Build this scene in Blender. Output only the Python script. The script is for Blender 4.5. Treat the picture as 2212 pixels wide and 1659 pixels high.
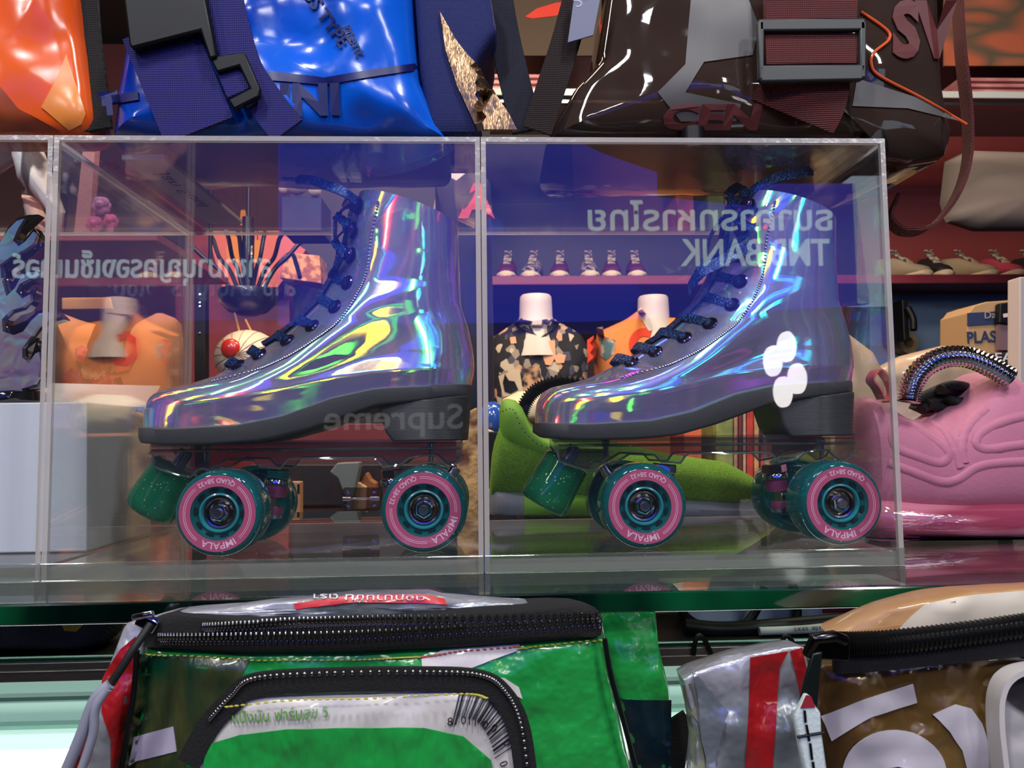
import bpy, bmesh, math, random
from mathutils import Vector, Matrix, noise
from mathutils.bvhtree import BVHTree
random.seed(7)
PI = math.pi
for _o in list(bpy.data.objects):
    bpy.data.objects.remove(_o)
SC = bpy.context.scene
COL = SC.collection
# ---------------------------------------------------------------- camera
CZ = 1.25                                   # eye height
FPX, YAW, PITCH, ROLL = 1661.2, 0.0414, 0.06942, -0.0121
FW = Vector((math.sin(YAW)*math.cos(PITCH), math.cos(YAW)*math.cos(PITCH), math.sin(PITCH)))
_r = Vector((math.cos(YAW), -math.sin(YAW), 0)); _u = _r.cross(FW)
RT = _r*math.cos(ROLL)+_u*math.sin(ROLL); UP = -_r*math.sin(ROLL)+_u*math.cos(ROLL)
cam = bpy.data.cameras.new('camera'); camo = bpy.data.objects.new('camera', cam); COL.objects.link(camo)
cam.sensor_fit = 'HORIZONTAL'; cam.sensor_width = 36.0; cam.lens = 36.0*FPX/2212
cam.clip_start = 0.02; cam.clip_end = 50
R = Matrix((RT, UP, -FW)).transposed()
camo.matrix_world = Matrix.Translation((0, 0, CZ)) @ R.to_4x4()
cam.dof.use_dof = True; cam.dof.focus_distance = 0.555; cam.dof.aperture_fstop = 26.0
SC.camera = camo
# ---------------------------------------------------------------- world, lights, exposure
w = bpy.data.worlds.new('world'); SC.world = w; w.use_nodes = True
w.node_tree.nodes['Background'].inputs[0].default_value = (0.06, 0.06, 0.09, 1)
w.node_tree.nodes['Background'].inputs[1].default_value = 0.3
SC.view_settings.view_transform = 'Standard'; SC.view_settings.look = 'None'
SC.view_settings.gamma = 1.0; SC.view_settings.use_curve_mapping = False
SC.view_settings.exposure = 0.0
SC.cycles.use_denoising = True
SC.cycles.max_bounces = 10; SC.cycles.transparent_max_bounces = 48
SC.cycles.glossy_bounces = 4; SC.cycles.diffuse_bounces = 3
SC.cycles.caustics_reflective = False; SC.cycles.caustics_refractive = False
SC.cycles.sample_clamp_indirect = 4.0

def area(name, loc, target, sx, sy, power, col=(1, 1, 1), spread=PI):
    l = bpy.data.lights.new(name, 'AREA'); l.shape = 'RECTANGLE'; l.size = sx; l.size_y = sy
    l.energy = power; l.color = col; l.spread = spread
    o = bpy.data.objects.new(name, l); COL.objects.link(o); o.location = loc
    d = Vector(target)-Vector(loc); o.rotation_euler = d.to_track_quat('-Z', 'Y').to_euler(); return o
# arcade ceiling lights behind the camera, shrunk and added to for rainbow patches
for lx, ly, lz, pw, sx, sy in ((-.50, -.45, 2.70, 13, .10, .34), (.55, -.35, 2.70, 13, .10, .34), (0, -1.6, 2.75, 13, .40, .10), (-1.35, -1.2, 2.5, 9, .10, .30), (1.3, -1.4, 2.5, 9, .10, .30)):
    area('overhead_light', (lx, ly, lz), (lx*.2, .5, 1.25), sx, sy, pw, (.97, .98, 1))
area('backboard_fill_light', (0, .735, 1.03), (0, .88, .88), 2.4, .012, 1.5, (.85, 1, .93))  # unseen strip lamp added to brighten the mint backboard
# warm shop lights over the back wall
area('shop_and_fill_light', (-0.55, 1.30, 2.6), (-0.6, 2.2, 1.3), 0.5, 0.2, 18, (1, .62, .36))
area('shop_and_fill_light', (0.45, 1.30, 2.6), (0.4, 2.3, 1.3), 0.5, 0.2, 17, (1, .80, .60))
area('shop_and_fill_light', (1.3, 1.2, 2.6), (1.5, 2.2, 1.4), 0.5, 0.2, 8, (1, .75, .55))
area('shop_and_fill_light', (0.0, 0.95, 2.5), (0.05, 0.85, 1.2), 0.9, 0.1, 5, (1, .85, .7))

area('shop_and_fill_light', (-.75, .80, 2.3), (-.55, 1.35, 1.5), .3, .1, 5, (1, .9, .82))  # forward lamp added to brighten the things on the upper left shelf

# ---------------------------------------------------------------- helpers
def ray(u, v):
    return (FW*FPX + RT*(u-1106) - UP*(v-829.5)).normalized()
EYE = Vector((0, 0, CZ))
def P(u, v, Y):
    d = ray(u, v); return EYE + d*(Y/d.y)
def PZ(u, v, Z):
    d = ray(u, v); return EYE + d*((Z-CZ)/d.z)
def interp(tab, x):
    if x <= tab[0][0]: return tab[0][1]
    for (a, b), (c, d) in zip(tab, tab[1:]):
        if x <= c: return b+(d-b)*(x-a)/(c-a+1e-12)
    return tab[-1][1]
def spline(pts, n):
    """Catmull-Rom through points (tuples or Vectors) resampled to n points."""
    p = [Vector(q) for q in pts]; m = len(p)-1; out = []
    for i in range(n):
        t = i/(n-1)*m; k = min(int(t), m-1); f = t-k
        a, b, c, d = p[max(k-1, 0)], p[k], p[k+1], p[min(k+2, m)]
        out.append(0.5*((2*b)+(c-a)*f+(2*a-5*b+4*c-d)*f*f+(3*b-a-3*c+d)*f*f*f))
    return out
def closed_spline(pts, n):
    p = [Vector(q) for q in pts]; m = len(p); out = []
    for i in range(n):
        t = i/n*m; k = int(t) % m; f = t-int(t)
        a, b, c, d = p[(k-1) % m], p[k], p[(k+1) % m], p[(k+2) % m]
        out.append(0.5*((2*b)+(c-a)*f+(2*a-5*b+4*c-d)*f*f+(3*b-a-3*c+d)*f*f*f))
    return out

class G:
    """A growing bag of world-space vertices and faces that becomes ONE mesh object."""
    def __init__(s): s.v = []; s.f = []; s.m = []
    def add(s, vs, fs, mi=0):
        o = len(s.v); s.v += [Vector(q) for q in vs]
        for q in fs: s.f.append([i+o for i in q]); s.m.append(mi)
        return s
    def box(s, c, size, rot=None, mi=0):
        c = Vector(c); h = Vector(size)/2; M = rot or Matrix.Identity(3)
        vs = [c+M@Vector((x*h.x, y*h.y, z*h.z)) for x in (-1, 1) for y in (-1, 1) for z in (-1, 1)]
        return s.add(vs, [(0, 1, 3, 2), (4, 6, 7, 5), (0, 4, 5, 1), (2, 3, 7, 6), (0, 2, 6, 4), (1, 5, 7, 3)], mi)
    def mm(s, a, b, mi=0):
        a = Vector(a); b = Vector(b); return s.box((a+b)/2, b-a, None, mi)
    def loft(s, rings, cap=True, closed=True, mi=0):
        n = len(rings[0]); vs = [q for r in rings for q in r]; fs = []
        for i in range(len(rings)-1):
            for j in range(n if closed else n-1):
                k = (j+1) % n
                fs.append((i*n+j, i*n+k, (i+1)*n+k, (i+1)*n+j))
        if cap and closed:
            fs.append(tuple(range(n-1, -1, -1))); fs.append(tuple((len(rings)-1)*n+j for j in range(n)))
        return s.add(vs, fs, mi)
    def tube(s, path, rad, n=10, cap=True, mi=0, flat=None):
        p = [Vector(q) for q in path]; rings = []; N = None
        for i, q in enumerate(p):
            t = (p[min(i+1, len(p)-1)]-p[max(i-1, 0)]).normalized()
            if N is None:
                N = t.cross(Vector((0, 0, 1)));
                if N.length < .1: N = t.cross(Vector((1, 0, 0)))
            N = (N-t*N.dot(t)).normalized(); B = t.cross(N)
            r = rad[i] if isinstance(rad, (list, tuple)) else rad
            rings.append([q+(N*math.cos(a)+B*math.sin(a))*r for a in [2*PI*k/n for k in range(n)]])
        return s.loft(rings, cap, True, mi)
    def lathe(s, prof, origin, axis, n=48, mi=0, seg=None, cap=False):
        """prof: (radius, along) pairs."""
        ax = Vector(axis).normalized(); N = ax.orthogonal().normalized(); B = ax.cross(N); o = Vector(origin)
        rings = [[o+ax*h+(N*math.cos(2*PI*k/n)+B*math.sin(2*PI*k/n))*max(r, 1e-5) for k in range(n)] for r, h in prof]
        return s.loft(rings, cap, True, mi)
    def ribbon(s, path, wdir, width, thick, mi=0):
        """flat band: path points, per-point (or one) width direction."""
        p = [Vector(q) for q in path]; rings = []
        for i, q in enumerate(p):
            t = (p[min(i+1, len(p)-1)]-p[max(i-1, 0)]).normalized()
            wd = Vector(wdir[i] if isinstance(wdir, list) else wdir); wd = (wd-t*wd.dot(t)).normalized(); nn = t.cross(wd)
            wi = width[i] if isinstance(width, (list, tuple)) else width
            a, b = wd*wi/2, nn*thick/2
            rings.append([q-a-b, q-a*.0-b*1.25, q+a-b, q+a+b, q+b*1.25, q-a+b])
        return s.loft(rings, True, True, mi)
    def prism(s, px, Y, t, mi=0):
        """polygon in photograph pixels standing at depth Y, real thickness t going back."""
        a = [P(u, v, Y) for u, v in px]; b = [q+Vector((0, t, 0)) for q in a]; n = len(a)
        fs = [tuple(range(n)), tuple(range(2*n-1, n-1, -1))]+[(i, n+i, n+(i+1) % n, (i+1) % n) for i in range(n)]
        return s.add(a+b, fs, mi)
    def sphere(s, c, r, n=16, m=10, sc=(1, 1, 1), mi=0):
        rings = []
        for i in range(1, m):
            th = PI*i/m
            rings.append([Vector(c)+Vector((r*sc[0]*math.sin(th)*math.cos(2*PI*k/n), r*sc[1]*math.sin(th)*math.sin(2*PI*k/n), r*sc[2]*math.cos(th))) for k in range(n)])
        return s.loft(rings, True, True, mi)
    def build(s, name, mat, parent=None, smooth=True, bevel=0, bseg=2, sub=0, solid=0, angle=40, keep=False):
        off = wloc(parent) if parent else Vector((0, 0, 0))
        me = bpy.data.meshes.new(name); me.from_pydata([v-off for v in s.v], [], s.f)
        mats = mat if isinstance(mat, (list, tuple)) else [mat]
        for q in mats: me.materials.append(q)
        if len(mats) > 1:
            for p_, mi in zip(me.polygons, s.m): p_.material_index = mi
        bm = bmesh.new(); bm.from_mesh(me)
        if not keep: bmesh.ops.recalc_face_normals(bm, faces=bm.faces)
        bm.to_mesh(me); bm.free()
        o = bpy.data.objects.new(name, me); COL.objects.link(o)
        if parent: o.parent = parent
        if bevel:
            b = o.modifiers.new('bevel', 'BEVEL'); b.width = bevel; b.segments = bseg; b.limit_method = 'ANGLE'; b.angle_limit = 0.6
        if solid:
            b = o.modifiers.new('solid', 'SOLIDIFY'); b.thickness = solid; b.offset = 0
        if sub:
            b = o.modifiers.new('sub', 'SUBSURF'); b.levels = sub; b.render_levels = sub
        if smooth:
            me.polygons.foreach_set('use_smooth', [True]*len(me.polygons))
            if not sub: me.set_sharp_from_angle(angle=math.radians(angle))
        return o
    def bvh(s): return BVHTree.FromPolygons(s.v, s.f)
def wloc(o):
    v = Vector(o.location)
    while o.parent: o = o.parent; v += o.location
    return v
def tag(o, label, cat, group=None, kind=None):
    o['label'] = label; o['category'] = cat
    if group: o['group'] = group
    if kind: o['kind'] = kind
    return o
def thing(name, label, cat, loc, group=None):
    o = bpy.data.objects.new(name, None); COL.objects.link(o); o.location = loc; o.empty_display_size = .02
    return tag(o, label, cat, group)
def struct(o, label=None, cat=None):
    o['kind'] = 'structure'
    if label: o['label'] = label; o['category'] = cat or 'wall'
    return o
def kids(o): return [c for c in bpy.data.objects if c.parent is o]
def copy_tree(o, parent=None):
    c = o.copy(); COL.objects.link(c)
    if parent: c.parent = parent
    for k in kids(o): copy_tree(k, c)
    return c
def text2d(body, bold=0.0, res=3):
    """flat text as ([(x,y)], faces), cap height about 0.7, starting at x=0."""
    cu = bpy.data.curves.new('t', 'FONT'); cu.body = body; cu.resolution_u = res; cu.offset = bold
    ob = bpy.data.objects.new('t', cu); COL.objects.link(ob)
    dg = bpy.context.evaluated_depsgraph_get(); me = bpy.data.meshes.new_from_object(ob.evaluated_get(dg))
    bm = bmesh.new(); bm.from_mesh(me); bmesh.ops.triangulate(bm, faces=bm.faces); bm.verts.index_update()
    vs = [(v.co.x, v.co.y) for v in bm.verts]; fs = [[v.index for v in f.verts] for f in bm.faces]
    bm.free(); bpy.data.objects.remove(ob); bpy.data.curves.remove(cu); bpy.data.meshes.remove(me)
    x0 = min(v[0] for v in vs); return [(x-x0, y) for x, y in vs], fs
def shell(g, pts, fs, back, mi=0):
    """give a flat set of world points a real thickness: back = offset vector(s)."""
    n = len(pts); bk = [p+(back[i] if isinstance(back, list) else back) for i, p in enumerate(pts)]
    cnt = {}
    for f in fs:
        for i in range(len(f)):
            e = (f[i], f[(i+1) % len(f)]); k = (min(e), max(e)); cnt.setdefault(k, []).append(e)
    sides = [(e[0][0], e[0][1], e[0][1]+n, e[0][0]+n) for e in cnt.values() if len(e) == 1]
    g.add(pts+bk, [tuple(f) for f in fs]+[tuple(i+n for i in reversed(f)) for f in fs]+sides, mi)
def cast(bv, u, v, Y):
    d = ray(u, v); h = bv.ray_cast(EYE, d)
    if h[0] is None: return P(u, v, Y), Vector((0, -1, 0))
    n = h[1]; n = -n if n.dot(d) > 0 else n
    return h[0], n
def inside(poly, u, v):
    c = False; n = len(poly)
    for i in range(n):
        (x1, y1), (x2, y2) = poly[i], poly[i-1]
        if (y1 > v) != (y2 > v) and u < (x2-x1)*(v-y1)/(y2-y1)+x1: c = not c
    return c
def polyfill(poly, step):
    """triangulated fill of a pixel polygon with interior points."""
    bd = []
    for i in range(len(poly)):
        a, b = poly[i], poly[(i+1) % len(poly)]; L = math.hypot(b[0]-a[0], b[1]-a[1]); n = max(1, int(L/step))
        bd += [(a[0]+(b[0]-a[0])*k/n, a[1]+(b[1]-a[1])*k/n) for k in range(n)]
    from mathutils.geometry import delaunay_2d_cdt
    us = [q[0] for q in poly]; vs = [q[1] for q in poly]; pts = list(bd); v = min(vs)+step/2; row = 0
    while v < max(vs):
        u = min(us)+step*(.5 if row % 2 else .1)
        while u < max(us):
            if inside(poly, u, v) and min((u-a)**2+(v-b)**2 for a, b in bd) > (step*.45)**2: pts.append((u, v))
            u += step
        v += step*.87; row += 1
    r = delaunay_2d_cdt([Vector(q) for q in pts], [], [list(range(len(bd)))], 1, 1e-5)
    return [(q.x, q.y) for q in r[0]], [list(f) for f in r[2]]
def decal(g, poly, bv, Y, lift=.0004, thick=.0006, step=14, mi=0, raw=None):
    """thin patch lying on the surface bv, outlined in photograph pixels."""
    pts, fs = raw if raw else polyfill(poly, step)
    hs = [cast(bv, u, v, Y) for u, v in pts]
    shell(g, [p+n*lift for p, n in hs], fs, [-n*thick for p, n in hs], mi)
    return g
def pxtext(body, u, v, h, ang=0, mirror=False, bold=0.0, w=None, shear=0):
    """text outline in photograph pixels; (u,v) = start of baseline, h = cap height in px."""
    vs, fs = text2d(body, bold); k = h/0.69; kx = k
    if w: kx = w/max(x for x, y in vs)
    c, s = math.cos(ang), math.sin(ang); m = -1 if mirror else 1; out = []
    for x, y in vs:
        X, Yy = (x*kx+y*k*shear)*m, -y*k
        out.append((u+X*c-Yy*s, v+X*s+Yy*c))
    return out, fs
def pillow(g, outline, Y, front, back, rings=14, n=96, amp=0, scale=20, p=2.2, smooth=True, seed=0, mi=0):
    """a stuffed body: pixel outline at depth Y, bulging front towards the camera and back away."""
    ol = closed_spline(outline, n) if smooth else [Vector(q) for q in resample(outline, n)]
    cx = sum(q[0] for q in ol)/n; cy = sum(q[1] for q in ol)/n; R_ = []
    def ring(t, sgn, b):
        out = []
        for q in ol:
            u, v = cx+(q[0]-cx)*t, cy+(q[1]-cy)*t; w_ = P(u, v, Y); d = b*(max(0, 1-t**p))**(1/p)
            if amp and t < .999:
                nz = noise.noise(w_*scale+Vector((seed, 0, 0)))+.5*noise.noise(w_*scale*2.3+Vector((seed, 5, 0)))
                d += amp*nz*min(1, (1-t)*5)
            w_.y += -d*sgn; out.append(w_)
        return out
    ts = [1-(1-i/rings)**1.6 for i in range(1, rings+1)]
    seq = [ring(t, 1, front) for t in ts]+[ring(t, -1, back) for t in reversed(ts[:-1])]
    return g.loft(seq, True, True, mi)
def resample(poly, n):
    L = [0]; m = len(poly)
    for i in range(m):
        a, b = poly[i], poly[(i+1) % m]; L.append(L[-1]+math.hypot(b[0]-a[0], b[1]-a[1]))
    out = []
    for k in range(n):
        d = L[-1]*k/n; i = max(j for j in range(m) if L[j] <= d+1e-9); a, b = poly[i], poly[(i+1) % m]; f = (d-L[i])/(L[i+1]-L[i]+1e-9)
        out.append((a[0]+(b[0]-a[0])*f, a[1]+(b[1]-a[1])*f))
    return out
# ---------------------------------------------------------------- materials
def srgb(r, g, b):
    f = lambda c: c/12.92 if c <= .04045 else ((c+.055)/1.055)**2.4
    return (f(r/255), f(g/255), f(b/255), 1)
_M = {}
def new(name):
    m = bpy.data.materials.new(name); m.use_nodes = True; nt = m.node_tree; nt.nodes.clear()
    out = nt.nodes.new('ShaderNodeOutputMaterial'); return m, nt, out
def N(nt, kind, **kw):
    n = nt.nodes.new('ShaderNode'+kind)
    for k, v in kw.items():
        if k.startswith('i_'):
            k = k[2:].replace('_', ' '); s = n.inputs[int(k)] if k.isdigit() else n.inputs[k]
            if hasattr(v, 'is_output'): nt.links.new(v, s)
            else: s.default_value = v
        else: setattr(n, k, v)
    return n
def ramp(nt, fac, stops, const=False):
    r = N(nt, 'ValToRGB'); r.color_ramp.interpolation = 'CONSTANT' if const else 'LINEAR'
    e = r.color_ramp.elements
    while len(e) < len(stops): e.new(.5)
    for q, (p_, c) in zip(e, stops): q.position = p_; q.color = c
    nt.links.new(fac, r.inputs[0]); return r.outputs[0]
def mat(name, col, rough=.5, metal=0, bump=0, bscale=60, coat=0, stops=None, nscale=20, detail=2, spec=.5, wave=None, kind='noise', emit=0, sheen=0, stretch=(1, 1, 1), const=False, trans=0):
    """general procedural surface: base colour (or a ramp of colours over noise), gloss, bump."""
    if name in _M: return _M[name]
    m, nt, out = new(name); b = N(nt, 'BsdfPrincipled'); nt.links.new(b.outputs[0], out.inputs[0])
    b.inputs['Base Color'].default_value = col; b.inputs['Roughness'].default_value = rough; b.inputs['Metallic'].default_value = metal
    b.inputs['Coat Weight'].default_value = coat; b.inputs['Coat Roughness'].default_value = .06; b.inputs['Specular IOR Level'].default_value = spec
    b.inputs['Transmission Weight'].default_value = trans
    if sheen: b.inputs['Sheen Weight'].default_value = sheen
    tc = N(nt, 'TexCoord'); mp = N(nt, 'Mapping', i_0=tc.outputs['Object']); mp.inputs['Scale'].default_value = stretch
    if stops:
        if kind == 'voronoi':
            t = N(nt, 'TexVoronoi', i_Vector=mp.outputs[0], i_Scale=nscale); fac = N(nt, 'SeparateColor', i_0=t.outputs['Color']).outputs[0]
        else:
            t = N(nt, 'TexNoise', i_Vector=mp.outputs[0], i_Scale=nscale, i_Detail=detail); fac = t.outputs[0]
        nt.links.new(ramp(nt, fac, stops, const), b.inputs['Base Color'])
    if emit:
        b.inputs['Emission Color'].default_value = col; b.inputs['Emission Strength'].default_value = emit
    h = None
    if wave:
        a = N(nt, 'TexWave', i_Vector=mp.outputs[0], i_Scale=wave[0]); a.bands_direction = 'X'
        c = N(nt, 'TexWave', i_Vector=mp.outputs[0], i_Scale=wave[0]*wave[1]); c.bands_direction = 'Z'
        h = N(nt, 'Math', operation='MULTIPLY', i_0=a.outputs[1], i_1=c.outputs[1]).outputs[0]
        d = wave[2]
    elif bump:
        h = N(nt, 'TexNoise', i_Vector=mp.outputs[0], i_Scale=bscale, i_Detail=3).outputs[0]; d = bump
    if h is not None:
        bp = N(nt, 'Bump', i_Height=h, i_Strength=1.0, i_Distance=d); nt.links.new(bp.outputs[0], b.inputs['Normal'])
    _M[name] = m; return m
def emis(name, col, s):
    if name in _M: return _M[name]
    m, nt, out = new(name); e = N(nt, 'Emission', i_0=col, i_1=s); nt.links.new(e.outputs[0], out.inputs[0]); _M[name] = m; return m
def clear(name, tint=(1, 1, 1, 1), ior=1.49, rough=0.0, body=None, bw=0.0, bump=0, bscale=300, gain=1.0, speck=None):
    """thin see-through sheet: tinted transparency + Fresnel gloss (+ a little diffuse body)."""
    if name in _M: return _M[name]
    m, nt, out = new(name); tr = N(nt, 'BsdfTransparent', i_0=tint); gl = N(nt, 'BsdfAnisotropic', i_0=(1, 1, 1, 1), i_Roughness=rough)
    ge = N(nt, 'NewGeometry'); io = N(nt, 'Mix', data_type='FLOAT', i_0=ge.outputs['Backfacing'], i_2=ior, i_3=1/ior)
    fr = N(nt, 'Fresnel', i_0=io.outputs[0]); fac = fr.outputs[0]
    if gain != 1: fac = N(nt, 'Math', operation='MULTIPLY', i_0=fac, i_1=gain, use_clamp=True).outputs[0]
    if bump:
        tc = N(nt, 'TexCoord'); nz = N(nt, 'TexNoise', i_Vector=tc.outputs['Object'], i_Scale=bscale)
        bp = N(nt, 'Bump', i_Height=nz.outputs[0], i_Distance=bump); nt.links.new(bp.outputs[0], gl.inputs['Normal']); nt.links.new(bp.outputs[0], fr.inputs['Normal'])
    base = tr.outputs[0]
    if body:
        df = N(nt, 'BsdfDiffuse', i_0=body); tl = N(nt, 'BsdfTranslucent', i_0=body)
        dm = N(nt, 'MixShader', i_0=.5, i_1=df.outputs[0], i_2=tl.outputs[0])
        if speck:
            tc = N(nt, 'TexCoord'); vo = N(nt, 'TexVoronoi', i_Vector=tc.outputs['Object'], i_Scale=speck[0])
            sp = N(nt, 'Math', operation='LESS_THAN', i_0=vo.outputs['Distance'], i_1=speck[1])
            rd = N(nt, 'SeparateColor', i_0=vo.outputs['Color']); s2 = N(nt, 'Math', operation='GREATER_THAN', i_0=rd.outputs[0], i_1=speck[2])
            s3 = N(nt, 'Math', operation='MULTIPLY', i_0=sp.outputs[0], i_1=s2.outputs[0])
            gb = N(nt, 'BsdfAnisotropic', i_0=speck[3], i_Roughness=.35)
            dm = N(nt, 'MixShader', i_0=s3.outputs[0], i_1=dm.outputs[0], i_2=gb.outputs[0])
            bwf = N(nt, 'Math', operation='MAXIMUM', i_0=s3.outputs[0], i_1=bw).outputs[0]
        else: bwf = bw
        base = N(nt, 'MixShader', i_0=bwf, i_1=tr.outputs[0], i_2=dm.outputs[0]).outputs[0]
    mx = N(nt, 'MixShader', i_0=fac, i_1=base, i_2=gl.outputs[0]); nt.links.new(mx.outputs[0], out.inputs[0]); _M[name] = m; return m
def holo(name, base, T, spread, rough, wscale=(14, 14, 30), wdist=.0015, aniso=.6, gain=.34, tdir=(0, 0, 1), bg=.35, orders=(1,)):
    """diffraction foil: a mirror-grey sheet plus one glossy lobe per spectral colour, each lobe tilted
    a little further along the grating direction, so real lights spread into rainbows."""
    m, nt, out = new(name); ge = N(nt, 'NewGeometry'); tc = N(nt, 'TexCoord')
    mp = N(nt, 'Mapping', i_0=tc.outputs['Object']); mp.inputs['Scale'].default_value = wscale
    nz = N(nt, 'TexNoise', i_Vector=mp.outputs[0], i_Scale=1.0, i_Detail=1.5, i_Distortion=.6)
    bp = N(nt, 'Bump', i_Height=nz.outputs[0], i_Distance=wdist)
    spec = [(1, .03, .02), (.9, .55, .0), (.1, 1, .05), (.0, .75, .85), (.02, .06, 1), (.45, .0, .9)]
    df = N(nt, 'BsdfPrincipled', i_Base_Color=base, i_Roughness=.5, i_Metallic=.6); nt.links.new(bp.outputs[0], df.inputs['Normal'])
    sm = N(nt, 'MixShader', i_0=bg, i_1=N(nt, 'BsdfTransparent', i_0=(0, 0, 0, 1)).outputs[0], i_2=df.outputs[0]).outputs[0]
    for order in orders:
        for i, c in enumerate(spec):
            k = order*(spread[0]+(spread[1]-spread[0])*(5-i)/5)
            off = N(nt, 'VectorMath', operation='ADD', i_0=bp.outputs[0], i_1=tuple(q*k for q in T)); nn = N(nt, 'VectorMath', operation='NORMALIZE', i_0=off.outputs[0])
            g = N(nt, 'BsdfAnisotropic', i_0=tuple(x*gain for x in c)+(1,), i_Roughness=rough, i_Anisotropy=aniso)
            nt.links.new(nn.outputs[0], g.inputs['Normal'])
            tg = N(nt, 'CombineXYZ', i_0=tdir[0], i_1=tdir[1], i_2=tdir[2]); nt.links.new(tg.outputs[0], g.inputs['Tangent'])
            sm = N(nt, 'AddShader', i_0=sm, i_1=g.outputs[0]).outputs[0]
    ct = N(nt, 'BsdfAnisotropic', i_0=(1, 1, 1, 1), i_Roughness=.03); nt.links.new(bp.outputs[0], ct.inputs['Normal'])
    fr = N(nt, 'Fresnel', i_0=1.5); mx = N(nt, 'MixShader', i_0=fr.outputs[0], i_1=sm, i_2=ct.outputs[0])
    nt.links.new(mx.outputs[0], out.inputs[0]); return m
# ================================================================ setting
MW = dict(
 red=mat('red_panel', srgb(120, 34, 40), .45, bump=.0004, bscale=8),
 dark=mat('dark_panel', srgb(26, 20, 24), .6),
 floor=mat('floor_tile', srgb(120, 112, 105), .25, stops=[(.4, srgb(105, 98, 92)), (.6, srgb(130, 122, 115))], nscale=3),
 ceil=mat('ceiling_paint', srgb(60, 58, 60), .8),
 mall=mat('mall_wall', srgb(52, 50, 58), .6, bump=.0005, bscale=6),
 back=mat('back_wall', srgb(70, 30, 34), .6, stops=[(.35, srgb(60, 24, 28)), (.65, srgb(84, 36, 38))], nscale=1.5),
 steel=mat('steel', srgb(190, 190, 195), .22, 1.0), chrome=mat('chrome', srgb(225, 225, 230), .08, 1.0),
 black=mat('black_plastic', srgb(9, 9, 11), .45, spec=.3), rubber=mat('black_rubber', srgb(18, 18, 19), .6),
)
def room(name, c, size, m, label, cat):
    g = G(); g.box(c, size); return struct(g.build(name, m, smooth=False), label, cat)
room('floor', (0, -.7, -.03), (5.4, 7.6, .06), MW['floor'], 'polished stone floor of the shop and arcade', 'floor')
room('ceiling', (0, -.7, 2.88), (5.4, 7.6, .06), MW['ceil'], 'dark ceiling above the shop', 'ceiling')
room('wall_back', (0, 3.05, 1.42), (5.2, .1, 2.8), MW['back'], 'dark red back wall of the shop', 'wall')
room('wall_left', (-2.65, -.7, 1.42), (.1, 7.6, 2.8), MW['mall'], 'dark side wall left of the window display', 'wall')
room('wall_right', (2.65, -.7, 1.42), (.1, 7.6, 2.8), MW['mall'], 'dark side wall right of the window display', 'wall')
room('wall_front', (0, -4.45, 1.42), (5.2, .1, 2.8), MW['mall'], 'dark shop front across the arcade carrying the bank sign', 'wall')

# ================================================================ glass shelves and acrylic cases
ZG = CZ-.085                                # top of the glass shelf
ZB = CZ-.0765                               # floor inside the cases
ZT = CZ+.196                                # top of the cases
YF, YB = .49, .722
XS = (-.546, -.2705, .0015, .2715)
glass = clear('shelf_glass', (.86, .95, .90, 1), 1.52, body=(.3, .7, .5, 1), bw=.02)
glass_edge = mat('shelf_glass_edge', srgb(6, 50, 30), .08, stops=[(.42, srgb(1, 12, 9)), (.58, srgb(3, 30, 19)), (.78, srgb(16, 96, 56))], nscale=10, stretch=(1, 1, .4), coat=1)  # brightest green of the noise stands in for highlights along the edge
acryl = clear('acrylic', (.985, .985, .985, 1), 1.49, body=(.75, .75, .8, 1), bw=.006)
acryl_edge = clear('acrylic_edge', (.7, .66, .66, 1), 1.49, rough=.25, body=srgb(246, 236, 230), bw=.72, bump=.0006, bscale=160)
def panel(g, a, b):
    """sheet whose two big faces are clear (0) and whose cut edges are frosted (1)."""
    n0 = len(g.f); g.mm(a, b); d = [abs(b[i]-a[i]) for i in range(3)]; ax = d.index(min(d))
    for i in range(n0, len(g.f)):
        f = g.f[i]; nn = (g.v[f[1]]-g.v[f[0]]).cross(g.v[f[2]]-g.v[f[0]]); g.m[i] = 0 if abs(nn[ax]) > .9*nn.length else 1
    return g
def glass_plate(name, a, b, label, mats=None):
    t = thing(name, label, 'shelf', ((a[0]+b[0])/2, (a[1]+b[1])/2, a[2]))
    g = G(); panel(g, a, b); o = g.build('glass_sheet', mats or [glass, glass_edge], t, smooth=False, bevel=.0012, bseg=2); return t
glass_plate('glass_shelf', (-1.3, .425, ZG-.0115), (1.3, .93, ZG), 'thick glass shelf with green polished edge under the skate cases')
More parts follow.
